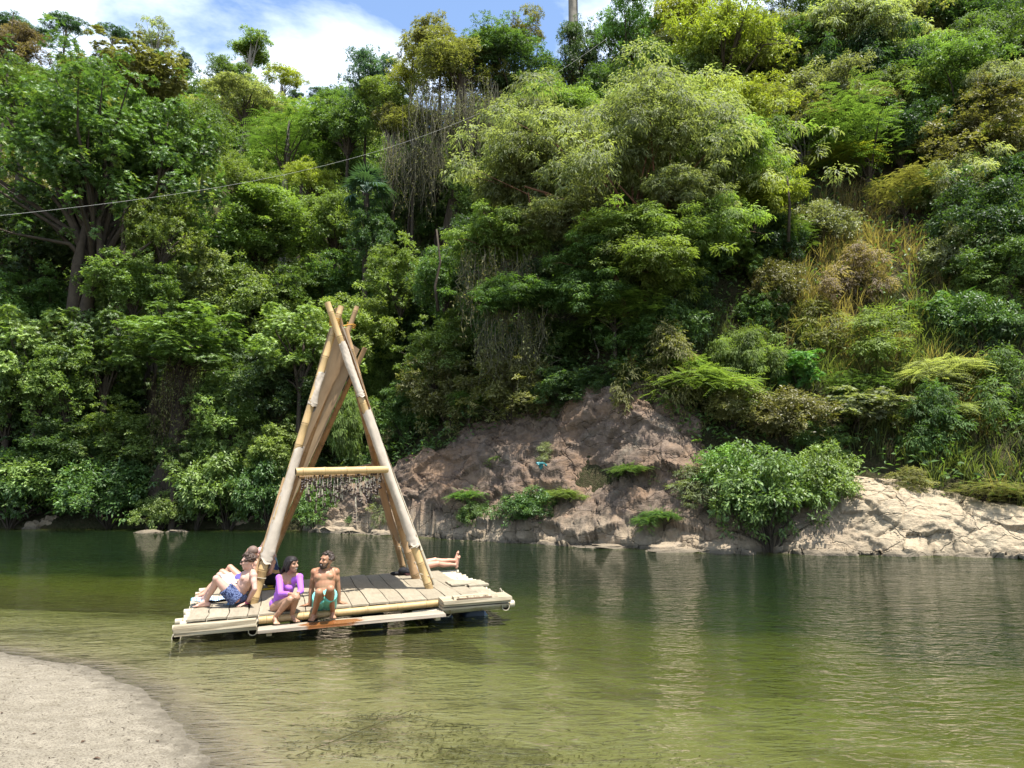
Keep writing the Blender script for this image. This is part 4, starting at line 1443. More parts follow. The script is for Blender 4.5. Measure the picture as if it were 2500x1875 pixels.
def unseen(c, r0):
    """outside the frame, or behind the wooded ground in front"""
    px, py = to_px(c)
    m = FPX * r0 / c[1]
    if px < -m * .7 - 260 or px > 2500 + m * .7 + 120 or py < -m * 1.1:
        return True
    t_ = np.linspace(.15, .93, 40)
    p0 = np.array([0, 0, CAMH])
    q = p0 + (c + np.array([0, 0, r0]) - p0) * t_[:, None]
    ok = q[:, 1] > 24
    return bool((land_z(q[ok, 0], q[ok, 1]) + 1.5 > q[ok, 2]).any())


def filler(kind, x, y, rad, col, zone, group, lift=None):
    R = PRO[kind][2]
    s_ = rad / R[0]
    sz = s_ * RNG.uniform(.85, 1.2)
    z0 = gz(x, y)
    tall = {'shrub': .55, 'shrub_b': .55, 'thin_shrub': .7}.get(kind, 1.0) * R[2] * sz
    c = np.array([x, y, z0 + tall * (.8 if 'shrub' in kind or 'mound' in kind else 1.15) + (lift or 0)])
    if unseen(c, rad):
        return
    if len(HA):
        dd = np.linalg.norm((HA[:, :3] - c) * np.array([1, 1, .8]), axis=1)
        if (dd < HA[:, 3] * .45).any():
            return
    lab = '%s %s %s' % (CNAME[col], FORM[kind], where(c))
    return plant(kind, c, s_, sz, col, lab, 'shrub' if 'shrub' in kind else 'vine mound' if 'mound' in kind else 'tree', group=group)


r_ = np.random.default_rng(77)
# right slope
for x in np.arange(-9, 34, 2.4):
    for s in np.arange(0, 25, 2.3):
        xx, ss = x + r_.uniform(-1, 1), s + r_.uniform(-1, 1) + .5
        sr = .52 * float(hr_(xx)) + .5
        y = float(ys_far(xx)) + (sr + .4 + ss) / .92
        if y * 0.78 + 2 < abs(xx):
            continue
        open_ = 9 < xx < 22 and ss < 9
        if open_ and r_.random() < .18:
            continue
        if ss < 5:
            k_ = r_.choice(['shrub', 'shrub_b', 'thin_shrub', 'mound_b', 'thin_shrub', 'mound', 'droop', 'feather'])
            rad = r_.uniform(.8, 1.6)
        elif ss < 11:
            k_ = r_.choice(['shrub', 'mound', 'droop', 'round', 'feather', 'mound_b'])
            rad = r_.uniform(1.3, 2.3)
        else:
            k_ = r_.choice(['round', 'round_b', 'droop', 'mound', 'airy', 'feather'])
            rad = r_.uniform(1.9, 3.0)
        if 'shrub' in k_:
            rad = min(rad, 1.4)
        col = r_.choice(['md', 'dk', 'lt', 'ol', 'md', 'pl' if xx > 8 else 'dk'])
        filler(k_, xx, y, rad, col, '', 'shrubs and trees of the steep right slope' if xx > 4 else 'shrubs and trees of the spur above the rock face')
# left flat and its back slope
for x in np.arange(-36, -8, 3.2):
    for s in np.arange(2.2, 24, 3.2):
        xx, ss = x + r_.uniform(-1.2, 1.2), s + r_.uniform(-1, 1)
        y = float(ys_far(xx)) + ss
        k_ = r_.choice(['mound', 'mound_b', 'broad', 'shrub', 'round'] if ss < 9 else ['broad', 'round', 'round_b', 'mound', 'broad'])
        rad = r_.uniform(1.4, 2.4) if 'shrub' not in k_ else 1.35
        filler(k_, xx, y, rad, r_.choice(['dk', 'md', 'md', 'dk', 'lt']), '', 'trees crowded behind the left bank', lift=0 if 'shrub' in k_ else r_.uniform(0, 4.5))
# far hill
for x in np.arange(-108, 22, 8.4):
    for y in np.arange(56, 152, 8.4):
        xx, yy = x + r_.uniform(-3.5, 3.5), y + r_.uniform(-3.5, 3.5)
        if abs(xx) > yy * .8 + 3:
            continue
        k_ = r_.choice(['round', 'round_b', 'round', 'feather', 'round_b', 'broad', 'airy'])
        filler(k_, xx, yy, r_.uniform(3.8, 6.2), r_.choice(['md', 'lt', 'pl', 'ol', 'md', 'dk', 'lt']), '', 'trees packed over the far left hill')

# --- undergrowth and grass (uncountable)
Lv = Leaves(91)
N = 70000
xx = Lv.r.uniform(-34, 34, N)
ss = Lv.r.uniform(0, 1, N) ** 1.25 * 26
sr = .52 * hr_(xx) + .5
yy = ys_far(xx) + (sr * .95 + ss) / .92
zz_ = land_z(xx, yy)
lump = np.clip(fbm(xx * .6, yy * .6, xx * 0 + 3, 3) + .55, .05, 1.3)
keepm = ~((xx > 8.5) & (xx < 19) & (ss < 7) & (Lv.r.random(N) < .55))
P_ = np.stack([xx, yy - Lv.r.uniform(0, .5, N), zz_ + lump * Lv.r.uniform(.0, 1.0, N)], 1)[keepm]
d_ = unit(rdir(Lv.r, len(P_), -.3) + np.array([0, -.5, 0]))
n_ = unit(np.array([0, -.4, 1.0]) + Lv.r.normal(0, .4, d_.shape))
Lv.add(P_, d_, n_, Lv.r.uniform(.14, .34, len(P_)), Lv.r.uniform(.06, .13, len(P_)), np.clip(Lv.r.normal(.45, .2, len(P_)), 0, 1))
ug = link('undergrowth', Lv.mesh('undergrowth', M['leaf'], .2))
ug.color = COLS['md'] + (1,)
tag(ug, 'leafy undergrowth covering the forest floor', 'undergrowth', kind='stuff')


def grass(name, label, regions, n, col, seed, lmin, lmax):
    r = np.random.default_rng(seed)
    P, F, T = [], [], []
    base = 0
    px, py = [], []
    w = np.array([q[2] * q[3] for q in regions], float)
    cnt = (w / w.sum() * n).astype(int)
    for (cx, cs, wx, ws), c_ in zip(regions, cnt):
        # tufts
        nt = max(3, c_ // 26)
        tx = cx + r.normal(0, wx * .5, nt)
        ts = cs + r.normal(0, ws * .5, nt)
        k = r.integers(0, nt, c_)
        px.append(tx[k] + r.normal(0, .10, c_))
        py.append(ts[k] + r.normal(0, .10, c_))
    px, py = np.concatenate(px), np.concatenate(py)
    m = len(px)
    yv = ys_far(px) + (.52 * hr_(px) + .5 + py) / .92
    z = land_z(px, yv) - .05
    L = r.uniform(lmin, lmax, m)
    a = r.uniform(0, 6.28, m)
    lean = r.uniform(.15, .75, m)
    hx, hy = np.cos(a) * lean, np.sin(a) * lean - .25
    wd = r.uniform(.008, .02, m)
    sx, sy = -np.sin(a), np.cos(a)
    V = []
    for u, ww in ((0, 1.0), (.4, .9), (.75, .6), (1.0, .08)):
        cx_ = px + hx * L * u ** 1.7
        cy_ = yv + hy * L * u ** 1.7
        cz_ = z + L * (u * .95 - .42 * lean * u * u)
        V.append(np.stack([cx_ - sx * wd * ww, cy_ - sy * wd * ww, cz_], 1))
        V.append(np.stack([cx_ + sx * wd * ww, cy_ + sy * wd * ww, cz_], 1))
    V = np.stack(V, 1).reshape(-1, 3)
    b = np.arange(m)[:, None] * 8
    F = np.concatenate([np.concatenate([b + i, b + i + 1, b + i + 3, b + i + 2], 1) for i in (0, 2, 4)])
    me = np_mesh(name, V, F, False, {'tone': np.repeat(np.clip(r.normal(.5, .2, m), 0, .85), 8)})
    me.materials.append(M['leaf_soft'])
    o = link(name, me)
    o.color = col + (1,)
    tag(o, label, 'grass', kind='stuff')


grass('dry_grass', 'dry straw coloured grass on the right slope', [(13, 5, 2.2, 2.6), (11.5, 7.5, 2.2, 1.6), (14.5, 2.8, 2.0, 1.6), (15.5, 9, 2.5, 3), (9.8, 1.2, 1.2, .7)], 9000, (.20, .165, .085), 3, .5, 1.3)
grass('green_grass', 'long green grass on the right bank', [(15, 1.2, 2.2, 1.3), (13.2, 1.6, 1.5, 1.0), (15.5, 5, 2.2, 2.4), (13, 10, 2.2, 2.4), (9, 4, 2, 1.5), (12, 3.5, 2.2, 2)], 9000, (.095, .12, .045), 4, .5, 1.3)

# --- fan palm
pb = at_y(893, 470, 41)
pr = thing('fan_palm', 'fan palm with stiff blue green fronds left of the hanging moss', 'palm', (pb[0], pb[1] + .2, gz(pb[0], pb[1])))
hp = pb[2] - pr.location.z
tb = MB()
tb.tube([(0, 0, -.3), (.05, 0, hp * .5), (0, 0, hp)], [.2, .16, .17], 9)
tb.build('trunk', M['bark'], pr, True)


def frond(seed):
    r = np.random.default_rng(seed)
    V, F = [], []
    mb = MB()
    mb.tube([(0, 0, 0), (.35, 0, .06), (.75, 0, .05)], [.02, .017, .012], 4)
    n = 18
    for i in range(n):
        a = (i / (n - 1) - .5) * 3.5
        L = 1.0 * (1 - .12 * abs(a)) * r.uniform(.9, 1.05)
        d = np.array([math.cos(a), math.sin(a), 0])
        s_ = np.array([-math.sin(a), math.cos(a), 0])
        b = np.array([.72, 0, .05])
        p1 = b + d * L * .55 + np.array([0, 0, .05])
        p2 = b + d * L + np.array([0, 0, -.30 * r.uniform(.6, 1.4)])
        mb.add([b, p1 + s_ * .055 + np.array([0, 0, .015]), p2, p1 - s_ * .055 + np.array([0, 0, .015]), p1 - np.array([0, 0, .01])], [(0, 1, 4), (1, 2, 4), (4, 2, 3), (0, 4, 3)])
    me = mb.mesh('frond', M['leaf_gloss'])
    a_ = me.attributes.new('tone', 'FLOAT', 'POINT')
    a_.data.foreach_set('value', np.full(len(me.vertices), .5, dtype=np.float32))
    return me


FR = [frond(1), frond(2)]
for i in range(22):
    o = link('frond', FR[i % 2], pr, None, (0, 0, hp))
    el = [1.1, .75, .4, .05, -.45][i % 5] + r_.uniform(-.12, .12)
    o.rotation_euler = (r_.uniform(-.2, .2), -el, i * 2.4)
    s_ = r_.uniform(.95, 1.25)
    o.scale = (s_, s_, s_)
    o.color = (.05, .095, .06, 1)
hero('mound', 900, 580, 140, 190, 40.7, 'dk', 'dark ivy sleeve around the stem below the fan palm', fix=True)

# --- big leaved plants on the shaded crest and right slope


def big_leaf(L, Wd, seed):
    r = np.random.default_rng(seed)
    n = 7
    V, F = [], []
    for i in range(n + 1):
        u = i / n
        w = Wd * math.sin(math.pi * min(1, u * .92 + .06)) ** .7
        x = L * u
        z = .25 * L * math.sin(u * 1.9) - .30 * L * u * u
        V += [(x, -w / 2, z + .10 * w), (x, 0, z), (x, w / 2, z + .10 * w)]
    for i in range(n):
        a = i * 3
        F += [(a, a + 3, a + 4, a + 1), (a + 1, a + 4, a + 5, a + 2)]
    me = np_mesh('leaf', np.array(V), np.array(F), True, {'tone': np.full(len(V), .5)})
    me.materials.append(M['leaf_gloss'])
    return me


BL = big_leaf(.95, .42, 1)
BL2 = big_leaf(1.35, .30, 2)
for px, py, Y, me, n, s_, lb in ((1345, 950, 29.0, BL, 7, .8, 'big leaved plant on the left crest of the rock face'),
                                 (1395, 905, 29.4, BL, 8, .8, 'second big leaved plant, higher on the crest of the rock face'),
                                 (1470, 930, 28.6, BL, 7, .7, 'big leaved plant nearest the reddish trunk'),
                                 (1290, 905, 30.0, BL, 6, .8, 'big leaved plant in the shade left of the others'),
                                 (1970, 950, 23.6, BL2, 6, .85, 'banana leaved plant with upright blades on the right slope'),
                                 (2340, 760, 26.2, BL2, 7, .8, 'banana leaved plant high on the right slope'),
                                 (1930, 1040, 23.0, BL, 5, .8, 'broad heart leaved plant above the big round bush')):
    c = at_y(px, py, Y)
    while gz(c[0], c[1]) < c[2] - .35 and Y < 36:
        Y += .1
        c = at_y(px, py, Y)
    z0 = min(gz(c[0], c[1]), c[2] - .15)
    root = thing('broad_leaved_plant', lb, 'plant', (c[0], c[1], z0))
    st = MB().tube([(0, 0, -.1), (0, 0, c[2] - z0)], [.05, .035], 6)
    st.build('stem', M['bark'], root)
    for i in range(n):
        o = link('leaf', me, root, None, (0, 0, c[2] - z0))
        o.rotation_euler = (0, -(.9 if me is BL2 else .25) + r_.uniform(-.3, .3), i * 6.28 / n + r_.uniform(-.3, .3))
        o.scale = (s_ * r_.uniform(.8, 1.15),) * 3
        o.color = (.055, .11, .03, 1)

# --- slim bare trunks and lianas seen in the shade of the spur
for k_, (pts, Y, rr_, mt_, lb) in enumerate((
        ([(1455, 930), (1462, 860), (1440, 800), (1452, 730), (1442, 600)], 28.9, 0.035, 'bark_pale', 'pale winding liana hanging in front of the dark hollow'),
        ([(1590, 870), (1605, 800), (1640, 740), (1665, 690)], 28.2, .05, 'bark', 'slim grey stem leaning right of the reddish trunk'),
        ([(1070, 760), (1062, 700), (1075, 640), (1066, 560)], 31, .06, 'bark', 'slim stem in the shade right of the tent top'),
        ([(958, 590), (962, 480), (955, 400), (948, 330)], 43, 0.08, 'bark', 'bare stem rising right of the fan palm'),
        ([(1925, 590), (1928, 500), (1922, 430)], 29.4, .06, 'bark', 'thin trunk left of the grassy gully'),
        ([(1096, 360), (1085, 330), (1088, 290)], 42.4, .07, 'bark_pale', 'pale dead branch hooked below the moss tree'))):
    P = [at_y(a, b, Y) for a, b in pts]
    root = thing('bare_trunk', lb, 'trunk', P[0])
    mb = MB().tube([p - P[0] for p in P], np.linspace(1.2, .6, len(P)) * rr_, 7)
    mb.build('stem', M[mt_], root, True)

# ------------------------------------------------------------------ the raft
yaw, tilt = math.radians(17.2), math.atan(.034)
RO = np.array([-4.5, 10.15, .26])
RU = np.array([math.cos(yaw) * math.cos(tilt), math.sin(yaw) * math.cos(tilt), math.sin(tilt)])
RV = np.array([-math.sin(yaw), math.cos(yaw), 0.0])
RW = np.cross(RU, RV)
RMAT = np.stack([RU, RV, RW], 1)


def to_loc(p):
    return (np.asarray(p, float) - RO) @ RMAT


def to_world(u, v, w=0.0):
    return RO + RMAT @ np.array([u, v, w], float)


def deck(px, py, w=0.0):
    """point of the raft plane (height w over the deck) that shows at this pixel, in raft coordinates"""
    r = ray(px, py)
    c = np.array([0, 0, CAMH])
    t_ = ((RO + RW * w - c) @ RW) / (r @ RW)
    return to_loc(c + r * t_)


raft = thing('bamboo_raft', 'bleached bamboo raft with plank deck and tall canvas covered pole tent', 'raft', RO)
raft.rotation_euler = Matrix(RMAT.tolist()).to_euler()


def bamboo(name, p0, p1, r0, r1, mat, parent, step=.38, seg=12, bend=0.0, hollow=True, start=.1):
    p0, p1 = np.asarray(p0, float), np.asarray(p1, float)
    L = np.linalg.norm(p1 - p0)
    ts, rs = [0.0], [1.0]
    x = start
    while x < L - .03:
        for dx_, k in ((-.02, 1.0), (-.007, 1.09), (0, .97), (.007, 1.09), (.02, 1.0)):
            ts.append((x + dx_) / L)
            rs.append(k)
        x += step * RNG.uniform(.85, 1.15)
    ts.append(1.0)
    rs.append(1.0)
    ts, rs = np.array(ts), np.array(rs)
    ok = (ts >= 0) & (ts <= 1)
    ts, rs = ts[ok], rs[ok]
    sd_ = np.cross(p1 - p0, [0.3, .2, 1])
    sd_ /= np.linalg.norm(sd_)
    P = p0 + (p1 - p0) * ts[:, None] + sd_ * (bend * np.sin(ts * math.pi))[:, None]
    mb = MB().tube(P, (r0 + (r1 - r0) * ts) * rs, seg, False)
    rk = rs[ok] if len(rs) == len(ok) else rs
    for i in range(len(ts) - 1):
        if rk[i] == .97 or rk[i + 1] == .97:
            for j in range(seg):
                mb.m[i * seg + j] = 2
    T = (p1 - p0) / L
    if hollow:
        for e, s_, rr in ((p0, 1, r0), (p1, -1, r1)):
            a = MB().tube([e, e + T * .0008 * s_, e + T * .09 * s_, e + T * .0905 * s_], [rr, rr * .80, rr * .76, .001], seg, False)
            n0 = seg
            mb.add(a.v[0], [f for f in a.f if max(f) < 2 * seg], 0)
            mb.add(a.v[0], [f for f in a.f if min(f) >= seg], 1)
    else:
        mb.tube([p0, p0 - T * .001], [r0, .001], seg, False)
        mb.tube([p1, p1 + T * .001], [r1, .001], seg, False)
    return mb.build(name, [M[mat], M['hollow'], M['node']], parent, True)


# poles of the deck, running left to right
vs_ = np.linspace(.03, 3.52, 15)
for k, v in enumerate(vs_):
    a = RNG.uniform(-.06, .05)
    b = 4.66 + RNG.uniform(-.07, .06) + (.05 if k == 0 else 0)
    r = RNG.uniform(.047, .056)
    bamboo('deck_pole', (a, v, -.088), (b, v + RNG.uniform(-.015, .015) + .20 * max(0, 1 - k / 9), -.088), r, r * .95, 'bamboo_pale', raft, .42, 10)
# cross poles under them, open ends towards the camera
for px, py, w, vb in ((430, 1558, -.24, 3.4), (617, 1541, -.20, 3.4), (1093, 1496, -.21, 3.4), (1235, 1481, -.19, 3.45)):
    q = deck(px, py, w)
    bamboo('cross_pole', (q[0], q[1], w), (q[0] - .02, vb, w), .062, .058, 'bamboo_pale', raft, .4, 14)
bamboo('side_pole', (3.2, .10, -.19), (4.78, .14, -.17), .05, .055, 'bamboo_pale', raft, .42, 12)

# deck boards
seam_px = [(450, 1517), (500, 1513), (552, 1509), (602, 1506), (630, 1503), (688, 1498), (746, 1492), (803, 1487), (859, 1481), (902, 1477), (950, 1471), (990, 1467), (1042, 1462), (1088, 1457), (1128, 1455), (1168, 1449), (1208, 1446)]
us = [deck(a, b)[0] for a, b in seam_px]


def board(u0, u1, v0, v1, w, th, seed, wob=.012, mat='board', name='deck_board', parent=raft):
    r = np.random.default_rng(seed)
    n = 15
    V = []
    # curved seam: front ends of the boards sway a little sideways
    for i in range(n):
        t_ = i / (n - 1)
        v = v0 + (v1 - v0) * t_
        sway = wob * math.sin(t_ * 5 + 1.0) + wob * .5 * math.sin(t_ * 11 + seed * .1)
        lift = .004 * math.sin(t_ * 14 + seed) + (.010 if i == 0 else 0) * (1 if r.random() > .4 else 0)
        g = .006
        for uu in (u0 + g + sway, (u0 + u1) / 2 + sway, u1 - g + sway):
            cup = .004 if uu == (u0 + u1) / 2 + sway else 0
            V.append((uu, v + r.normal(0, .004) * (i in (0, n - 1)), w + lift + cup))
    k = len(V)
    V += [(a, b, c - th) for a, b, c in V]
    F = []
    for i in range(n - 1):
        for j in range(2):
            a = i * 3 + j
            F.append((a, a + 1, a + 4, a + 3))
            F.append((k + a, k + a + 3, k + a + 4, k + a + 1))
        a = i * 3
        F.append((a, a + 3, k + a + 3, k + a))
        F.append((a + 2, k + a + 2, k + a + 5, a + 5))
    for a in (0, 1):
        F.append((a, k + a, k + a + 1, a + 1))
        e = (n - 1) * 3 + a
        F.append((e, e + 1, k + e + 1, k + e))
    return MB().add(V, F).build(name, M[mat], parent)


for i in range(len(us) - 1):
    v0 = float(np.interp((us[i] + us[i + 1]) / 2, [0, 1.9, 2.9, 4.5], [.01, .02, .14, .22])) + RNG.uniform(-.012, .015)
    v1 = 3.42 + RNG.uniform(-.09, .05)
    if i < 3:
        # the left end is covered by shorter sheets with a bare gap
        board(us[i], us[i + 1], v0 + .02, 1.15 + .1 * i, -.002, .026, 100 + i, .012)
        board(us[i] + .02, us[i + 1] + .02, 1.25 + .1 * i, v1 - .15, -.004, .026, 300 + i, .012)
    elif i == len(us) - 2:
        board(us[i], us[i + 1], v0, .95, .0, .026, 100 + i)
    else:
        board(us[i], us[i + 1], v0, v1, .0 + (.003 if i % 2 else 0), .026, 100 + i)
# loose boards lying on the right side
for (px, py, px2, py2), sd in (((1078, 1418, 1150, 1436), 1), ((1128, 1424, 1186, 1430), 2)):
    a, b = deck(px, py), deck(px2, py2)
    board(min(a[0], b[0]), min(a[0], b[0]) + .34, (a[1] + b[1]) / 2 - .26, (a[1] + b[1]) / 2 + .26, .03, .024, 500 + sd, .002, 'board', 'loose_board')

# front edge: left stack of planks, middle pole and step, right stack
E1, E2 = us[4], deck(1070, 1462)[0]
for k, (w, v0, v1, th) in enumerate(((-.030, -.135, .0, .045), (-.078, -.145, -.01, .042), (-.123, -.135, -.01, .042))):
    MB().box(((E1 - .02) / 2 + .005 * k, (v0 + v1) / 2, w - th / 2), (E1 - .03, v1 - v0, th), None, 0, .003).build('edge_plank', M['plank'], raft)
bamboo('front_pole', (E1 + .01, -.045, -.062), (E2 + .12, .11, -.060), .049, .046, 'bamboo', raft, .46, 14, .012)
L_ = E2 - E1
step = empty('step', (E1 + L_ / 2, -.3, -.12))
step.parent = raft
SV0, SV1 = -.465, -.20
sp_b = MB().box((0, 0, -.02), (L_ - .02, SV1 - SV0, .04), None, 0, .003).build('step_plank', M['plank_step'], step)
sp_b.location = (0, (SV0 + SV1) / 2 + .3, 0)
x = -L_ / 2
while x < L_ / 2 - .1:
    w_ = min(RNG.uniform(.3, .6), L_ / 2 - x)
    MB().box((x + w_ / 2, .17, -.03), (w_ - .012, .12, .03), None, 0, .004).build('step_board', M['board'], step)
    x += w_
for u_ in (E1 + .15, E1 + L_ * .37, E1 + L_ * .7, E2 - .1):
    MB().box((u_, -.10, -.20), (.07, .5, .05)).build('step_bearer', M['plank'], raft)
# right stack
RE = 4.62
for k, (w, v0, v1, th) in enumerate(((.02, -.30, .08, .046), (-.030, -.27, .08, .044), (-.078, -.28, .06, .03))):
    MB().box(((E2 + RE) / 2 - .01 * k, (v0 + v1) / 2, w - th / 2), (RE - E2 - .01 * k, v1 - v0, th), None, 0, .004).build('edge_plank', M['plank'], raft)
n = 26
V, F = [], []
for i in range(n):
    u_ = E2 + .16 + (RE - E2 - .36) * i / (n - 1)
    d_ = .03 + .025 * math.sin(i * 1.3) + RNG.uniform(0, .03)
    V += [(u_, -.275 + d_, .060), (u_, -.10, .064), (u_, -.275 + d_ * .3, .022), (u_, -.10, .022)]
for i in range(n - 1):
    a = i * 4
    F += [(a, a + 4, a + 5, a + 1), (a, a + 2, a + 6, a + 4), (a + 1, a + 5, a + 7, a + 3), (a + 2, a + 3, a + 7, a + 6)]
F += [(0, 1, 3, 2), (n * 4 - 4, n * 4 - 2, n * 4 - 1, n * 4 - 3)]
tag(MB().add(V, F).build('broken_plank', M['plank'], raft), 'splintered plank with a rotten front edge')
MB().box(((E2 + RE) / 2 - .05, -.262, .031), (RE - E2 - .5, .05, .016), None, 0, .006).build('rotten_edge', M['rot'], raft)
# drums
for u_ in (.75, 1.75, 2.75, 3.75, 4.3):
    for v in (.95, 1.9, 2.85):
        zc_ = -.52
        b = MB()
        P = [(0, y, 0) for y in (0, .02, .3, .32, .34, .56, .58, .60, .88, .9)]
        rr_ = [.20, .235, .24, .255, .24, .24, .255, .24, .235, .20]
        b.tube(P, rr_, 16, True)
        o = b.build('float_drum', M['drum'], raft, True)
        o.location = (u_, v - .3, zc_)
# rope ends and ties
for px, py in ((1222, 1446), (1228, 1452)):
    q = deck(px, py, -.08)
    P = [(q[0], q[1] + .066 * math.cos(a), -.088 + .066 * math.sin(a)) for a in np.linspace(0, 6.3, 14)]
    MB().tube(P, .009, 5).build('pole_lashing', M['cord'], raft)

# ---- tent of poles


def pw(px, py, Y):
    return to_loc(at_y(px, py, Y))


base = {k: deck(*v) for k, v in dict(FL=(617, 1474), FR=(1049, 1437), RL=(642, 1412), RR=(985, 1390), MR=(1016, 1413)).items()}
top = dict(FL=pw(833, 748, 12.06), FR=pw(799, 738, 11.86), RL=pw(891, 850, 13.0), RR=pw(822, 752, 12.75))
for k in base:
    base[k][2] = -.01
base['ML'] = base['FL'] * .52 + base['RL'] * .48
top['ML'] = pw(872, 748, 12.75)
top['MR'] = pw(842, 800, 12.35)
RAD = dict(FL=(.068, .050), FR=(.066, .050), RL=(.055, .042), RR=(.060, .044), ML=(.055, .042), MR=(.075, .05))
MATP = dict(FL='bamboo', FR='bamboo', RL='bamboo_dark', RR='bamboo_dark', ML='bamboo_dark', MR='bamboo_dark')
for k in base:
    bamboo('tent_pole', base[k], top[k], RAD[k][0], RAD[k][1], MATP[k], raft, .40, 14, .02, True)
# companion poles strapped to the front pair
off = np.array([-.085, .05, 0])
bamboo('tent_pole', base['FL'] + off, base['FL'] + (top['FL'] - base['FL']) * .40 + off, .035, .03, 'bamboo_dark', raft, .4, 9)
off = np.array([.085, .07, .06])
bamboo('tent_pole', base['FR'] + off, base['FR'] + (top['FR'] - base['FR']) * .6 + off * .6, .028, .022, 'bamboo_pale', raft, .5, 8)


def on(k, t_):
    return base[k] + (top[k] - base[k]) * t_


# cross beams that the seed mobile hangs from
fl_t, fr_t = .445, .43
pA, pB = pw(722, 1152, 11.30), pw(946, 1146, 12.0)
bamboo('cross_beam', pA, pB + (pB - pA) * .0, .062, .056, 'bamboo', raft, .36, 14)
bamboo('cross_beam', pA + np.array([.05, .34, -.07]), pB + np.array([-.08, .34, -.06]), .045, .045, 'bamboo_dark', raft, .4, 10)
bamboo('cross_beam', on('RL', .44), on('RR', .43), .045, .045, 'bamboo_dark', raft, .4, 10)


def panel(name, ka, kb, t0a, t1a, t0b, t1b, offs, sag, seed, hang=True):
    n, m = 26, 16
    r = np.random.default_rng(seed)
    V = []
    for i in range(n):
        t_ = i / (n - 1)
        a = on(ka, t0a + (t1a - t0a) * t_)
        b = on(kb, t0b + (t1b - t0b) * t_)
        for j in range(m):
            s_ = j / (m - 1)
            p = a * (1 - s_) + b * s_
            k = math.sin(s_ * math.pi) * sag * (1 - t_ * .7)
            fold = .012 * math.sin(s_ * 17 + t_ * 7 + seed) + .010 * math.sin(t_ * 23 + s_ * 5)
            ragged = (.05 * math.sin(s_ * 13) + .03 * math.sin(s_ * 29)) if i == 0 else 0
            V.append(p + offs * (1 + k + fold * 4) - np.array([0, 0, k * .06 + ragged]))
    F = [(i * m + j, i * m + j + 1, (i + 1) * m + j + 1, (i + 1) * m + j) for i in range(n - 1) for j in range(m - 1)]
    o = MB().add(V, F).build(name, M['canvas'], raft, True)
    return o


ol_ = np.array([-.075, 0, .02])
or_ = np.array([.085, 0, .02])
panel('canvas_panel', 'FL', 'RL', .17, .92, .2, .99, ol_, .5, 1)
panel('canvas_panel', 'FR', 'RR', .17, .92, .2, .90, or_, .5, 2)


def sleeve(k, t0, t1, rad, seed):
    """canvas wrapped round a pole, wrinkled"""
    n, m = 44, 18
    r = np.random.default_rng(seed)
    a, b = on(k, t0), on(k, t1)
    T = (b - a) / np.linalg.norm(b - a)
    s1 = np.cross(T, [0, 1, 0])
    s1 /= np.linalg.norm(s1)
    s2 = np.cross(T, s1)
    V = []
    for i in range(n):
        t_ = i / (n - 1)
        for j in range(m):
            an_ = 2 * math.pi * j / m
            wr = .007 * math.sin(an_ * 2 + t_ * 5 + seed) + .004 * math.sin(an_ * 3 - t_ * 9) + .004 * math.sin(an_ * 5 + t_ * 19) * math.sin(t_ * 31 + seed) + r.normal(0, .0012)
            if t_ < .1:
                wr += .012 * math.sin(t_ * 120 + an_)
            rag = (.05 * math.sin(an_ + 1) + .03 * math.sin(an_ * 3)) * ((i == 0) - .6 * (i == n - 1))
            V.append(a + (b - a) * t_ + T * rag + (s1 * math.cos(an_) + s2 * math.sin(an_)) * (rad + wr - .012 * t_))
    F = [(i * m + j, i * m + (j + 1) % m, (i + 1) * m + (j + 1) % m, (i + 1) * m + j) for i in range(n - 1) for j in range(m)]
    return MB().add(V, F).build('canvas_sleeve', M['canvas_wrap'], raft, True)


sleeve('FL', .125, .50, .088, 1)
sleeve('FL', .64, .76, .070, 2)
sleeve('FR', .145, .62, .084, 3)
sleeve('FR', .665, .86, .068, 4)
# a loose flap on the right panel's lower rear edge
panel('canvas_flap', 'MR', 'RR', .16, .45, .17, .45, np.array([-.09, 0, 0]), .35, 5)


def lashing(c, r, nrm, turns, mat, name='rope_lashing'):
    nrm = np.asarray(nrm, float) / np.linalg.norm(nrm)
    a1 = np.cross(nrm, [0, 1, .1])
    a1 /= np.linalg.norm(a1)
    a2 = np.cross(nrm, a1)
    A_ = np.linspace(0, 2 * math.pi * turns, 14 * turns)
    P = np.asarray(c)[None] + r * (np.cos(A_)[:, None] * a1 + np.sin(A_)[:, None] * a2) + nrm * ((A_ / A_[-1] - .5) * .028 * turns)[:, None]
    return MB().tube(P, .0085, 5).build(name, M[mat], raft)


xf = pw(817, 787, 11.96)
lashing(xf, .082, (.1, 0, 1), 5, 'rope')
lashing(pw(857, 795, 12.8), .075, (.3, 0, 1), 3, 'rope')
MB().tube([pw(838, 796, 12.5), pw(850, 793, 12.6), pw(862, 792, 12.75)], .012, 5).build('rope_lashing', M['rope'], raft)
lashing(on('FL', .083), .075, top['FL'] - base['FL'], 1, 'cord')
lashing(on('FR', .15), .092, top['FR'] - base['FR'], 1, 'cord')
for k, t_ in (('MR', .075), ('RR', .10), ('FR', .05)):
    c = on(k, t_)
    MB().tube([c + np.array([-.09, -.05, .03]), c + np.array([.07, -.05, -.02])], .007, 5).build('peg', M['cord'], raft)

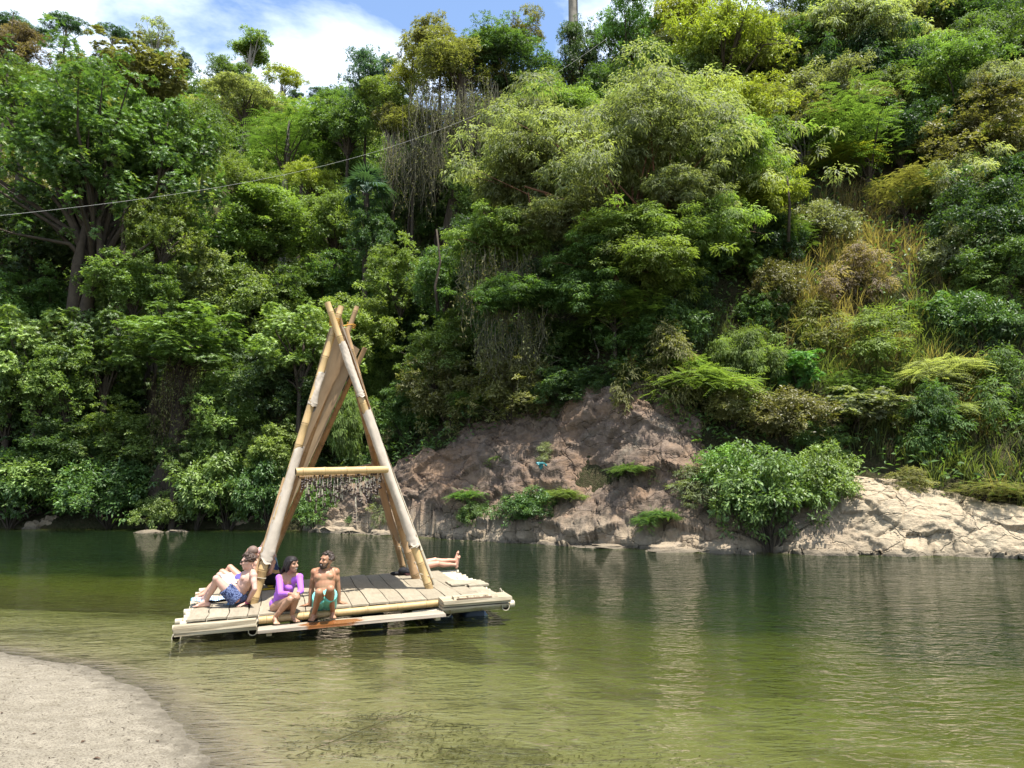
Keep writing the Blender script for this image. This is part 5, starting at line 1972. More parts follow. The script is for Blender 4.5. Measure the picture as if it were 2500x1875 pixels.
# ---- seed mobile hanging from the cross beams
mo = thing('hanging_mobile', 'curtain of dark seeds and bamboo bits on strings under the cross beam', 'mobile', to_world(*((pA + pB) / 2)))
w0 = np.array(mo.location)
for i in range(64):
    s_ = (i + RNG.uniform(0, 1)) / 64
    top_l = pA + (pB - pA) * (.06 + .9 * s_) + np.array([0, RNG.choice([.02, .17, .32]), -.04])
    p = to_world(*top_l) - w0
    L = RNG.uniform(.16, .46) * (.75 + .5 * math.sin(s_ * 3.1)) + (.35 if i in (41, 12, 30) else 0)
    mb = MB()
    mb.tube([p, p + np.array([RNG.normal(0, .01), 0, -L * .5]), p + np.array([RNG.normal(0, .02), 0, -L])], .0035, 4, True, 2)
    z = -.03
    while z > -L:
        q = p + np.array([0, 0, z])
        t_ = RNG.random()
        if t_ < .5:
            rr_ = RNG.uniform(.012, .024)
            mb.ell(q, (rr_, rr_, rr_), None, 7, 5, 0)
            z -= .04
        elif t_ < .68:
            h_ = RNG.uniform(.03, .09)
            mb.tube([q, q + np.array([RNG.normal(0, .008), 0, -h_])], .0085, 6, True, 1)
            z -= h_ + .015
        else:
            z -= RNG.uniform(.03, .08)
    mb.ell(p + np.array([0, 0, -L]), (.022, .022, .022), None, 7, 5, 0)
    mb.build('strand', [M['seed'], M['bamboo_pale'], M['cord']], mo)

# ---- cable across the valley
cp = [at_y(-500, 575, 17.5), at_y(0, 526, 21), at_y(340, 487, 24), at_y(678, 433, 27.5), at_y(920, 367, 30.5), at_y(1130, 293, 33.5), at_y(1310, 205, 36.5), at_y(1485, 92, 40)]
cp = np.array(cp)
tt = np.linspace(0, len(cp) - 1, 120)
# smooth (quadratic in depth) through the sampled points
ww_ = np.linspace(0, 1, len(cp))
coef = [np.polyfit(ww_, cp[:, k], 3) for k in range(3)]
uu = np.linspace(0, 1, 100)
CP = np.stack([np.polyval(c, uu) for c in coef], 1)
cb_ = thing('cable', 'thin white cable slung from the left edge up to the trees on the spur', 'cable', CP[0])
MB().tube(CP - CP[0], .005, 6).build('wire', mat_plain('cable_grey', (.5, .5, .46), .6, .2, .05), cb_, True)

# ------------------------------------------------------------------ people


def skin_mat(name, col, pink, rough=.48):
    col, pink = [q * .78 for q in col], [q * .78 for q in pink]
    t = NT(name)
    v = t.mapping()
    n = t.noise(6, 5, .6, v)
    c = t.mix(t.ramp(n, [(.35, 0.0), (.7, 1.0)]), col, pink)
    return t.done(t.principled(c, rough, .35, t.bump(t.noise(120, 2, .5, v), .1, .002)))


SK = dict(fair=skin_mat('skin_fair', (.60, .39, .30), (.56, .31, .24)), pink=skin_mat('skin_sunburnt', (.56, .32, .22), (.55, .27, .18)),
          tan=skin_mat('skin_tan', (.40, .205, .115), (.35, .165, .09)), brown=skin_mat('skin_olive', (.42, .235, .145), (.37, .19, .115)))
M['hair_dark'] = mat_plain('hair_dark', (.018, .012, .010), .58, .3, .5, 40, .5)
M['hair_brown'] = mat_plain('hair_brown', (.075, .042, .026), .5, .4, .5, 40, .5)
M['hair_man'] = mat_plain('hair_mid_brown', (.055, .035, .022), .45, .45, .6, 40, .5)  # mottled brown of the bearded man's hair
M['stubble'] = mat_plain('shaved_hair', (.24, .165, .13), .6, .3, .2, 30)
M['beard'] = mat_plain('beard', (.045, .027, .018), .7, .2, .3, 60)
M['eye'] = mat_plain('eye_dark', (.02, .014, .01), .2, .5, .1)
M['teeth'] = mat_plain('teeth', (.75, .72, .65), .3, .5, .05)
M['purple'] = mat_plain('purple_fabric', (.56, .19, .84), .65, .25, .07, 10, .1)
M['aqua'] = mat_plain('aqua_fabric', (.26, .88, .76), .7, .25, .12, 14, .2)
M['black'] = mat_plain('black_fabric', (.015, .015, .018), .7, .2, .3, 12)
M['violet'] = mat_plain('violet_fabric', (.13, .10, .42), .7, .2, .2, 12)
M['pinkband'] = mat_plain('pink_band', (.75, .10, .32), .5, .3, .05)
M['yellow'] = mat_plain('yellow_rubber', (.62, .44, .02), .5, .4, .15)
M['paper'] = mat_plain('paper', (.80, .78, .72), .8, .1, .04)
M['bluestrap'] = mat_plain('blue_strap', (.10, .30, .66), .6, .3, .15, 20)
M['greyfoam'] = mat_plain('grey_sole', (.22, .25, .27), .7, .2, .15, 12)
M['white'] = mat_plain('white_cloth', (.78, .77, .74), .8, .1, .04)
M['teal'] = mat_plain('teal_plastic', (.05, .24, .26), .3, .5, .4, 9)
M['lightblue'] = mat_plain('light_blue_fabric', (.40, .60, .78), .8, .1, .1)
# navy swim shorts with a pale blue figure
t = NT('patterned_swim_fabric')
v = t.mapping()
vo = t.n('ShaderNodeTexVoronoi', {'Scale': 22.0}, feature='DISTANCE_TO_EDGE')
t.l(t.n('ShaderNodeVectorMath', {0: v, 1: (0, 0, 0)}, operation='ADD').outputs[0], vo.inputs['Vector'])
nn_ = t.noise(26, 3, .6, v, 2.0)
pat = t.ramp(nn_, [(.50, 0.0), (.56, 1.0), (.62, .15)])
c = t.mix(pat, (.014, .022, .066), (.19, .25, .44))
M['pattern'] = t.done(t.principled(c, .7, .2))
# navy tank with tan stripes (bands run round the body)
t = NT('striped_tank_fabric')
geo = t.n('ShaderNodeTexCoord')
sp = t.n('ShaderNodeSeparateXYZ')
t.l(geo.outputs['Object'], sp.inputs[0])
f_ = t.math('FRACT', t.math('MULTIPLY', t.math('ADD', sp.outputs['Z'], t.math('MULTIPLY', sp.outputs['X'], .45)), 4.6))
c = t.mix(t.ramp(f_, [(.30, 0.0), (.31, 1.0)], 'CONSTANT'), (.41, .27, .14), (.027, .04, .10))
M['stripe'] = t.done(t.principled(c, .8, .15))
# red and white checked cloth
t = NT('checked_cloth')
ck = t.n('ShaderNodeTexChecker', {'Scale': 62.0, 'Color1': (.46, .075, .045, 1), 'Color2': (.60, .54, .5, 1)})
t.l(t.mapping(), ck.inputs['Vector'])
M['check'] = t.done(t.principled(ck.outputs[0], .85, .1))


def u_(v):
    v = np.asarray(v, float)
    return v / (np.linalg.norm(v) + 1e-9)


class Flesh:
    """overlapping rounded shapes that a voxel remesh melts into one continuous skin"""

    def __init__(self):
        self.b = MB()

    def cap(self, a, c, r0, r1, seg=14):
        a, c = np.asarray(a, float), np.asarray(c, float)
        T = c - a
        L = np.linalg.norm(T) + 1e-9
        T = T / L
        P, R = [], []
        for k in range(5):
            th = math.pi / 2 * k / 5
            P.append(a - T * r0 * math.cos(th))
            R.append(max(1e-4, r0 * math.sin(th)))
        for k in range(4):
            P.append(a + T * L * k / 3)
            R.append(r0 + (r1 - r0) * k / 3)
        for k in range(1, 6):
            th = math.pi / 2 * k / 5
            P.append(c + T * r1 * math.sin(th))
            R.append(max(1e-4, r1 * math.cos(th)))
        self.b.tube(P, R, seg, True)
        return self

    def cone(self, a, c, r0, r1, seg=18):
        a, c = np.asarray(a, float), np.asarray(c, float)
        self.b.tube([a, a * .66 + c * .34, a * .33 + c * .67, c], [r0, r0 * .66 + r1 * .34, r0 * .33 + r1 * .67, r1], seg, True)
        return self

    def ell(self, c, rad, R=None):
        self.b.ell(c, rad, R, 18, 12)
        return self

    def build(self, name, mat, parent, voxel=.0068, smooth=3, disp=0.0):
        l0 = np.array(parent.location)
        self.b.v = [q - l0 for q in self.b.v]
        me = self.b.mesh(name, mat)
        o = bpy.data.objects.new(name, me)
        COL.objects.link(o)
        md = o.modifiers.new('r', 'REMESH')
        md.mode = 'VOXEL'
        md.voxel_size = voxel
        md.use_smooth_shade = True
        if smooth:
            ms = o.modifiers.new('s', 'SMOOTH')
            ms.factor = .5
            ms.iterations = smooth
        dg = bpy.context.evaluated_depsgraph_get()
        dg.update()
        m2_ = bpy.data.meshes.new_from_object(o.evaluated_get(dg))
        o.modifiers.clear()
        o.data = m2_
        if not m2_.materials:
            m2_.materials.append(mat)
        m2_.polygons.foreach_set('use_smooth', np.ones(len(m2_.polygons), dtype=bool))
        o.parent = parent
        return o


def hand(f, wr, d, n, side, s=1.0, curl=.35, spread=.18):
    """d: towards the fingers, n: back of the hand, side: towards the thumb"""
    d, n = u_(d), u_(n)
    n = u_(n - d * np.dot(n, d))
    sd = u_(side - d * np.dot(side, d) - n * np.dot(side, n))
    R = np.stack([sd, n, d], 1)
    f.ell(wr + d * .048 * s, np.array([.037, .014, .05]) * s, R)
    f.cap(wr, wr + d * .03 * s, .022 * s, .024 * s)
    for k, (o, L) in enumerate(((.030, .072), (.010, .082), (-.010, .076), (-.029, .060))):
        b0 = wr + (d * .085 + sd * o) * s
        dd = u_(d + sd * o * spread * 30)
        d1 = u_(dd * math.cos(curl) - n * math.sin(curl))
        d2 = u_(dd * math.cos(curl * 2.3) - n * math.sin(curl * 2.3))
        m = b0 + d1 * L * .55 * s
        f.cap(b0 - dd * .012 * s, m, .0088 * s, .0082 * s, 8)
        f.cap(m, m + d2 * L * .45 * s, .0082 * s, .0068 * s, 8)
    b0 = wr + (d * .028 + sd * .026) * s
    t1 = u_(d * .75 + sd * .75 - n * .2)
    m = b0 + t1 * .038 * s
    f.cap(b0, m, .013 * s, .0105 * s, 8)
    f.cap(m, m + u_(t1 + d * .5) * .030 * s, .0105 * s, .008 * s, 8)


def foot(f, an, toe, up, s=1.0):
    d = u_(toe - an - np.asarray(up) * np.dot(toe - an, up))
    up = u_(up)
    sd = np.cross(up, d)
    L = np.linalg.norm(toe - an)
    heel = an - d * .035 * s - up * .045 * s
    f.ell(heel, np.array([.032, .036, .036]) * s)
    f.cap(an, heel + d * .02 * s, .034 * s, .034 * s)
    ball = toe - d * .055 * s + up * .022 * s
    f.cap(an + d * .02 * s - up * .012 * s, ball, .036 * s, .024 * s)
    f.cap(heel, ball - up * .004, .032 * s, .022 * s)
    f.cap(ball - sd * .025 * s, ball + sd * .025 * s, .021 * s, .021 * s)
    return [(ball + sd * o * s, ball + sd * o * 1.15 * s + d * l * s - up * .008 * s, r * s) for o, l, r in
            ((.036, .052, .013), (.016, .052, .0095), (-.002, .048, .009), (-.019, .040, .0085), (-.034, .032, .008))]


def person(label, J, skin, sex='m', s=1.0, face=None, headup=(0, 0, 1), hands=None, clothes=None, hair=None, feet=None, extra=None, bulk=1.0, base=None):
    J = {k: np.asarray(v, float) for k, v in J.items()}
    U = u_(J['neck'] - J['pel'])
    Ls = u_(J['shL'] - J['shR'])
    Lh = u_(J['hpL'] - J['hpR'])
    Fs = u_(np.cross(Ls, U))
    Fh = u_(np.cross(Lh, U))
    Rs = np.stack([u_(np.cross(U, Fs)), Fs, U], 1)
    Rh = np.stack([u_(np.cross(U, Fh)), Fh, U], 1)
    H = J['head']
    hf = u_(face)
    hu = u_(np.asarray(headup, float) - hf * np.dot(headup, hf))
    hl = np.cross(hu, hf)
    RH = np.stack([hl, hf, hu], 1)
    T = np.linalg.norm(J['neck'] - J['pel'])
    k = s * bulk
    root = thing('person', label, 'person', tuple(base if base is not None else J['pel'] - np.array([0, 0, .1])))
    f = Flesh()

    def at(t_):
        return J['pel'] * (1 - t_) + J['neck'] * t_
    wm = sex == 'f'
    f.ell(at(.04), np.array([.158 if wm else .150, .112, .112]) * k, Rh)
    f.ell(at(.30), np.array([.122 if wm else .132, .095, .15]) * k, Rh)
    f.ell(at(.55), np.array([.130 if wm else .148, .100, .16]) * k, Rs)
    f.ell(at(.76), np.array([.142 if wm else .165, .108, .14]) * k, Rs)
    f.ell(at(.90), np.array([.118 if wm else .14, .085, .075]) * k, Rs)
    if not wm:
        for sg in (-1, 1):
            f.ell(at(.74) + Rs @ (np.array([sg * .068, .070, .01]) * k), np.array([.070, .042, .052]) * k, Rs)
    for a in ('L', 'R'):
        sh, el, wr = J['sh' + a], J['el' + a], J['wr' + a]
        w_ = .86 if wm else 1.0
        f.cap(J['neck'] + U * .015 * s - Fs * .01, sh + U * .006 * s, .050 * k * w_, .050 * k * w_)
        f.ell(sh, np.array([.058, .058, .058]) * k * w_)
        f.cap(sh, el, .049 * k * w_, .038 * k * w_)
        f.ell(sh * .55 + el * .45 + Fs * .006, np.array([.047, .047, .075]) * k * w_, np.stack([u_(np.cross(el - sh, Fs)), u_(np.cross(u_(el - sh), u_(np.cross(el - sh, Fs)))), u_(el - sh)], 1))
        m = el * .7 + wr * .3
        f.cap(el, m, .038 * k * w_, .039 * k * w_)
        f.cap(m, wr, .039 * k * w_, .026 * k * w_)
        hp, kn, an, to = J['hp' + a], J['kn' + a], J['an' + a], J['to' + a]
        f.cap(hp, hp * .55 + kn * .45, .088 * k, .076 * k)
        f.cap(hp * .55 + kn * .45, kn, .076 * k, .052 * k)
        f.ell(kn, np.array([.055, .055, .055]) * k)
        ax = u_(an - kn)
        back = u_(np.cross(ax, np.cross(hp - kn, ax)))
        m = kn * .68 + an * .32 + back * .018 * k
        f.cap(kn, m, .047 * k, .053 * k)
        f.cap(m, kn * .35 + an * .65 + back * .006, .053 * k, .040 * k)
        f.cap(kn * .35 + an * .65, an, .040 * k, .032 * k)
    tl = []
    for a in ('L', 'R'):
        up = (feet or {}).get(a, (0, 0, 1))
        for q in foot(f, J['an' + a], J['to' + a], np.asarray(up, float), s * (.92 if wm else 1)):
            f.cap(q[0], q[1], q[2], q[2] * .85, 8)
    for a, (d, n, sd, cu) in (hands or {}).items():
        hand(f, J['wr' + a], d, n, np.asarray(sd, float), s * (.9 if wm else 1.0), cu)

    def h(x, y, z):
        return H + RH @ (np.array([x, y, z]) * s)
    nb_ = J['neck'] - U * .02 * s
    f.cap(nb_, h(0, -.015, -.055), .056 * s * (.86 if wm else 1), .050 * s * (.88 if wm else 1))
    f.ell(h(0, -.012, .028), np.array([.074, .094, .088]) * s, RH)
    f.ell(h(0, .016, -.022), np.array([.062, .070, .082]) * s, RH)
    f.ell(h(0, .028, -.072), np.array([.049, .052, .038]) * s, RH)
    f.ell(h(0, .064, -.098), np.array([.022, .018, .016]) * s, RH)
    f.cap(h(0, .080, .018), h(0, .106, -.020), .009 * s, .0135 * s, 10)
    f.cap(h(-.014, .090, -.024), h(.014, .090, -.024), .009 * s, .009 * s, 8)
    f.cap(h(-.040, .070, .036), h(.040, .070, .036), .013 * s, .013 * s, 10)
    f.cap(h(-.014, .082, -.050), h(.014, .082, -.050), .008 * s, .008 * s, 8)
    f.cap(h(-.013, .079, -.062), h(.013, .079, -.062), .009 * s, .009 * s, 8)
    for sg in (-1, 1):
        f.ell(h(sg * .040, .056, -.020), np.array([.024, .022, .022]) * s, RH)
        f.ell(h(sg * .076, -.006, -.006), np.array([.010, .020, .031]) * s, RH)
    f.build('body', SK[skin], root)
    ctx = dict(J=J, at=at, h=h, U=U, Fs=Fs, Fh=Fh, Rs=Rs, Rh=Rh, RH=RH, k=k, s=s, root=root, T=T, Ls=Ls, Lh=Lh)
    # face
    e = MB()
    for sg in (-1, 1):
        e.ell(h(sg * .030, .0735, .012) - np.array(root.location), np.array([.014, .010, .0065]) * s, RH, 8, 6)
    e.build('eyes', M['eye'], root, True)
    e = MB()
    for sg in (-1, 1):
        e.tube([h(sg * .014, .087, .031) - np.array(root.location), h(sg * .032, .084, .037) - np.array(root.location), h(sg * .050, .070, .031) - np.array(root.location)], [.004 * s, .005 * s, .002 * s], 6)
    e.build('eyebrows', M['hair_dark'], root, True)
    for fn in (clothes or []) + (hair or []) + (extra or []):
        fn(ctx)
    return root


def shorts(mat, frac=.6, rf=.112, name='swim_shorts', r0=.118, waist=.17):
    def go(c):
        f = Flesh()
        J, k = c['J'], c['k']
        f.ell(c['at'](.04), np.array([.170, .128, .122]) * k, c['Rh'])
        f.cone(c['at'](.0), c['at'](waist), .15 * k, .138 * k)
        for a in 'LR':
            hp, kn = J['hp' + a], J['kn' + a]
            f.cone(hp - u_(kn - hp) * .05, hp + (kn - hp) * frac, r0 * k, rf * k)
        f.build(name, M[mat], c['root'], .009, 2)
    return go


def cap_hair(mat, curls=90, r=.02, low=-.35, seed=1, front=.55, base=.004, name='hair', top=.012):
    def go(c):
        rr = np.random.default_rng(seed)
        f = Flesh()
        s = c['s']
        f.ell(c['h'](0, -.030, .044), np.array([.080, .088, .082]) * s, c['RH'])
        for _ in range(curls):
            d = rdir(rr, 1, -.6)[0]
            # face, ears and lower neck stay clear
            if d[1] > front - .55 * d[2] and d[2] < .62:
                continue
            if d[2] < low:
                continue
            p = np.array([d[0] * .078, d[1] * .094 - .014, d[2] * .090 + .032]) + d * top * rr.uniform(.3, 1)
            q = rr.uniform(.6, 1.1) * r * s
            f.cap(c['h'](*p), c['h'](*(p + rdir(rr, 1)[0] * r * .9)), q, q * .7, 8)
        f.build(name, M[mat], c['root'], .007, 1)
    return go


LOC = lambda c, p: np.asarray(p) - np.array(c['root'].location)
DZ = lambda u, v, w=0: to_world(u, v, w)
p = at_y

# --- woman in purple rash suit and the man beside her, on the front edge
step_w = -.12


def foot_on(px, py, w):
    q = deck(px, py, w)
    return to_world(q[0], q[1], w)


def purple(c):
    f = Flesh()
    J, k, Rs, Rh, at = c['J'], c['k'], c['Rs'], c['Rh'], c['at']
    f.ell(at(.02), np.array([.166, .120, .115]) * k, Rh)
    f.ell(at(.30), np.array([.130, .103, .155]) * k, Rh)
    f.ell(at(.55), np.array([.138, .108, .16]) * k, Rs)
    f.ell(at(.68), np.array([.148, .113, .105]) * k, Rs)
    for sg in (-1, 1):
        f.ell(at(.66) + Rs @ (np.array([sg * .066, .078, .0]) * k), np.array([.062, .055, .058]) * k, Rs)
    for a in 'LR':
        sh, el, wr = J['sh' + a], J['el' + a], J['wr' + a]
        f.ell(sh, np.array([.058, .058, .056]) * k)
        f.cap(at(.78) + (sh - at(.9)) * .5, sh, .062 * k, .056 * k)
        f.cap(sh, el, .053 * k, .043 * k)
        f.cone(el, el * .22 + wr * .78, .044 * k, .034 * k)
        f.ell(el, np.array([.044, .044, .044]) * k)
    f.build('rash_suit', M['purple'], c['root'], .008, 3)
    # scalloped neckline: lobes along the low front edge
    b = MB()
    for t_ in np.linspace(-1, 1, 9):
        q = at(.80 + .12 * abs(t_) ** 1.5) + Rs @ (np.array([t_ * .098, .093 - .045 * t_ * t_, 0]) * k)
        b.ell(LOC(c, q), np.array([.017, .010, .015]) * k, Rs, 10, 7)
    b.build('scalloped_neckline', M['purple'], c['root'], True)


def long_hair(c):
    h, s = c['h'], c['s']
    f = Flesh()
    f.ell(h(0, -.030, .040), np.array([.083, .092, .086]) * s, c['RH'])
    f.ell(h(0, -.002, .060), np.array([.078, .088, .066]) * s, c['RH'])
    f.ell(h(0, -.055, .0), np.array([.088, .085, .105]) * s, c['RH'])
    for sg in (-1, 1):
        f.cap(h(sg * .066, .035, .055), h(sg * .080, .0, -.01), .022 * s, .024 * s)
        f.cap(h(sg * .080, .0, -.01), h(sg * .082, -.035, -.09), .024 * s, .020 * s)
    rr = np.random.default_rng(4)
    bk = -c['Fs']
    for i in range(34):
        a = rr.uniform(-1, 1)
        st = h(a * .070, -.045 - .03 * rr.random(), .05 - .03 * abs(a))
        m1 = h(a * .082, -.095, -.02)
        m2 = h(a * .070 - .0, -.120, -.10) + np.array([-.03, 0, 0])
        en = h(a * .060, -.140, -.21 - .08 * rr.random()) + np.array([-.065 + rr.normal(0, .025), rr.normal(0, .02), 0])
        P = [st, m1, m2, en]
        for q0, q1, r0, r1 in zip(P[:-1], P[1:], (.018, .019, .016), (.019, .016, .006)):
            f.cap(q0, q1, r0 * s, r1 * s, 8)
    for sg in (-1, 1):
        f.cap(h(sg * .02, .050, .090), h(sg * .072, .0, .050), .020 * s, .02 * s)
        f.cap(h(sg * .076, -.01, .045), h(sg * .078, -.045, -.02), .02 * s, .02 * s)
    f.build('long_hair', M['hair_dark'], c['root'], .007, 1)


def mouth(smile=True):
    def go(c):
        b = MB()
        b.ell(LOC(c, c['h'](0, .085, -.056)), np.array([.020, .007, .0075]) * c['s'], c['RH'], 10, 6)
        b.build('smile', M['teeth'], c['root'], True)
    return go


def beard(c):
    f = Flesh()
    h, s = c['h'], c['s']
    for a, b_, r in (((-.058, .020, -.030), (-.050, .040, -.082), .016), ((.058, .020, -.030), (.050, .040, -.082), .016), ((-.050, .040, -.082), (0, .074, -.104), .019), ((.050, .040, -.082), (0, .074, -.104), .019),
                     ((-.026, .086, -.040), (.026, .086, -.040), .0065), ((-.026, .086, -.040), (-.028, .078, -.075), .007), ((.026, .086, -.040), (.028, .078, -.075), .007), ((-.02, .080, -.082), (.02, .080, -.082), .012)):
        f.cap(h(*a), h(*b_), r * s, r * s, 8)
    f.build('beard', M['beard'], c['root'], .006, 1)


wJ = dict(pel=p(684, 1478, 10.80), neck=p(704, 1402, 10.72), head=p(713, 1378, 10.66), shL=p(731, 1409, 10.70), shR=p(682, 1411, 10.68),
          elL=p(735, 1443, 10.58), elR=p(685, 1450, 10.52), wrL=p(727, 1449, 10.38), wrR=p(711, 1450, 10.36),
          hpL=p(698, 1482, 10.76), hpR=p(673, 1484, 10.74), knL=p(724, 1459, 10.36), knR=p(708, 1464, 10.34))
for a, anp, top_ in (('L', (712, 1507), (726, 1521)), ('R', (671, 1511), (676, 1527))):
    t_ = foot_on(*top_, step_w)
    wJ['to' + a] = t_ + np.array([0, 0, .006])
    wJ['an' + a] = p(anp[0], anp[1], t_[1] + .11)
    wJ['an' + a][2] = t_[2] + .085
person('woman in a purple long sleeved swimsuit sitting on the raft edge, smiling to her left', wJ, 'brown', 'f', .95,
       face=(.86, -.42, .02), headup=(-.05, -.05, 1),
       hands={'R': ((.75, -.45, -.15), (-.2, -.75, .6), (.3, .3, .9), .55), 'L': ((-.45, -.55, -.25), (.2, -.6, .75), (-.6, .5, .5), .55)},
       clothes=[purple], hair=[long_hair], extra=[mouth()])

mJ = dict(pel=p(792, 1470, 10.86), neck=p(794, 1391, 11.0), head=p(797, 1369, 10.94), shL=p(820, 1396, 11.02), shR=p(768, 1397, 11.0),
          elL=p(825, 1432, 11.05), elR=p(761, 1436, 11.03), hpL=p(804, 1473, 10.80), hpR=p(780, 1474, 10.78), knL=p(807, 1438, 10.22), knR=p(779, 1446, 10.20))
for a, px in (('L', (827, 1471)), ('R', (757, 1476))):
    q = deck(px[0], px[1], .03)
    mJ['wr' + a] = to_world(q[0], q[1], .035)
for a, top_ in (('L', (812, 1513)), ('R', (757, 1519))):
    t_ = foot_on(*top_, step_w)
    mJ['to' + a] = t_ + np.array([0, 0, .006])
    mJ['an' + a] = t_ + np.array([.02 if a == 'R' else -.03, .12, .088])
person('smiling bearded man in aqua shorts sitting on the raft edge leaning back on his hands', mJ, 'tan', 'm', 1.0,
       face=(-.62, -.78, .06), headup=(.06, .0, 1),
       hands={'L': ((.85, .25, -.12), (0, 0, 1), (.0, -1, 0), .12), 'R': ((-.85, .25, -.12), (0, 0, 1), (0, -1, 0), .12)},
       clothes=[shorts('aqua', .62, .098, r0=.108)], hair=[cap_hair('hair_man', 150, .015, -.30, 3, .50, top=.016)], extra=[beard, mouth()])

# --- reclining man with the book, on the left
j1 = dict(pel=p(578, 1457, 11.32), neck=p(613, 1396, 11.30), head=p(605, 1372, 11.24), shL=p(619, 1405, 11.10), shR=p(607, 1404, 11.48),
          elL=p(622, 1438, 11.02), elR=p(594, 1428, 11.58), hpL=p(573, 1459, 11.20), hpR=p(577, 1454, 11.42),
          knL=p(528, 1413, 11.10), knR=p(536, 1405, 11.45), wrR=p(576, 1431, 11.36))
q = deck(603, 1474, .03)
j1['wrL'] = to_world(q[0], q[1], .04)
for a, tp_, dy in (('L', (472, 1484), 0), ('R', (481, 1470), 0)):
    t_ = foot_on(*tp_, .0)
    j1['to' + a] = t_ + np.array([0, 0, .008])
    d_ = u_(j1['pel'] - t_)
    j1['an' + a] = t_ + np.array([d_[0], d_[1], 0]) * .185 + np.array([0, 0, .088])


def shades(c):
    b = MB()
    h, s = c['h'], c['s']
    for sg in (-1, 1):
        b.ell(LOC(c, h(sg * .033, .088, .010)), np.array([.029, .007, .020]) * s, c['RH'], 12, 7)
        b.tube([LOC(c, h(sg * .058, .078, .018)), LOC(c, h(sg * .078, .03, .018)), LOC(c, h(sg * .080, -.01, .012))], .004 * s, 6)
    b.tube([LOC(c, h(-.010, .096, .016)), LOC(c, h(.010, .096, .016))], .004 * s, 6)
    b.build('sunglasses', M['eye'], c['root'], True)


def wristband(c):
    J = c['J']
    d = u_(J['wrL'] - J['elL'])
    b = MB()
    b.tube([LOC(c, J['wrL'] - d * .055), LOC(c, J['wrL'] - d * .025)], [.035, .034], 14, False)
    b.build('wristband', M['pinkband'], c['root'], True)
    b = MB()
    b.tube([LOC(c, J['wrL'] - d * .022), LOC(c, J['wrL'] - d * .004)], [.034, .034], 14, False)
    b.build('watch', M['eye'], c['root'], True)


person('reclining pale man in navy patterned shorts and sunglasses holding a book, nearest on the left', j1, 'fair', 'm', .97,
       face=(-.985, -.12, -.08), headup=(.1, 0, 1),
       hands={'L': ((-.55, -.70, -.1), (0, 0, 1), (-.7, .5, 0), .15), 'R': ((-.75, .1, .55), (.55, .0, .8), (0, 1, .2), .5)},
       clothes=[shorts('pattern', .50, .108)], hair=[cap_hair('hair_brown', 190, .017, -.22, 5, .52, top=.026)], extra=[shades, wristband])

# book in his hand
bk = thing('book', 'open paperback held up against the reclining man\'s knees', 'book', p(556, 1415, 11.34))
bR = np.array(Matrix.Rotation(math.radians(-20), 3, 'Z') @ Matrix.Rotation(math.radians(52), 3, 'Y'))
b = MB()
for sg in (-1, 1):
    rr_ = bR @ np.array(Matrix.Rotation(math.radians(sg * 10), 3, 'X'))
    b.box(rr_ @ np.array([0, sg * .062, 0]), (.185, .122, .012), rr_)
b.build('pages', M['paper'], bk)
b = MB()
for sg in (-1, 1):
    rr_ = bR @ np.array(Matrix.Rotation(math.radians(sg * 10), 3, 'X'))
    b.box(rr_ @ np.array([0, sg * .063, -.0085]), (.192, .128, .003), rr_)
b.build('cover', M['black'], bk)

# --- second man behind, shaved head, knees up
j2 = dict(pel=p(600, 1430, 12.30), neck=p(620, 1371, 12.32), head=p(614, 1352, 12.26), shL=p(629, 1378, 12.12), shR=p(616, 1375, 12.48),
          elL=p(616, 1408, 12.08), elR=p(600, 1402, 12.5), hpL=p(598, 1432, 12.18), hpR=p(602, 1428, 12.42),
          knL=p(543, 1397, 12.15), knR=p(562, 1386, 12.45), wrL=p(586, 1418, 12.05), wrR=p(580, 1404, 12.40))
for a, tp_ in (('L', (468, 1465)), ('R', (481, 1453))):
    t_ = foot_on(*tp_, .0)
    j2['to' + a] = t_ + np.array([0, 0, .008])
    d_ = u_(j2['pel'] - t_)
    j2['an' + a] = t_ + np.array([d_[0], d_[1], 0]) * .185 + np.array([0, 0, .088])
person('shaved headed shirtless man reclining behind the man with the book', j2, 'pink', 'm', 1.0,
       face=(-.93, .25, -.18), headup=(.1, 0, 1),
       hands={'L': ((-.8, -.1, .1), (.0, -.3, .9), (0, 1, .2), .4), 'R': ((-.8, .1, -.2), (.2, .0, .9), (0, -1, .2), .4)},
       clothes=[shorts('violet', .5, .11)], hair=[cap_hair('stubble', 0, .01, 0, 1)])

# --- person with checked bandana and striped tank behind the left pole
j3 = dict(pel=p(671, 1412, 13.1), neck=p(655, 1366, 13.0), head=p(637, 1353, 12.9), shL=p(648, 1372, 13.22), shR=p(667, 1372, 12.86),
          elL=p(632, 1392, 13.25), elR=p(660, 1398, 12.8), wrL=p(612, 1402, 13.2), wrR=p(640, 1408, 12.9),
          hpL=p(668, 1414, 13.22), hpR=p(672, 1416, 12.98), knL=p(620, 1408, 13.3), knR=p(626, 1412, 13.0))
for a, tp_ in (('L', (588, 1420)), ('R', (596, 1428))):
    t_ = foot_on(*tp_, .0)
    j3['to' + a] = t_ + np.array([0, 0, .01])
    j3['an' + a] = t_ + np.array([.18, 0.02, .085])


def tank(mat):
    def go(c):
        f = Flesh()
        k, Rs, Rh, at = c['k'], c['Rs'], c['Rh'], c['at']
        f.ell(at(.08), np.array([.165, .122, .10]) * k, Rh)
        f.ell(at(.30), np.array([.145, .112, .15]) * k, Rh)
        f.ell(at(.55), np.array([.158, .116, .16]) * k, Rs)
        f.ell(at(.74), np.array([.165, .118, .12]) * k, Rs)
        f.build('tank_top', M[mat], c['root'], .009, 2)
    return go


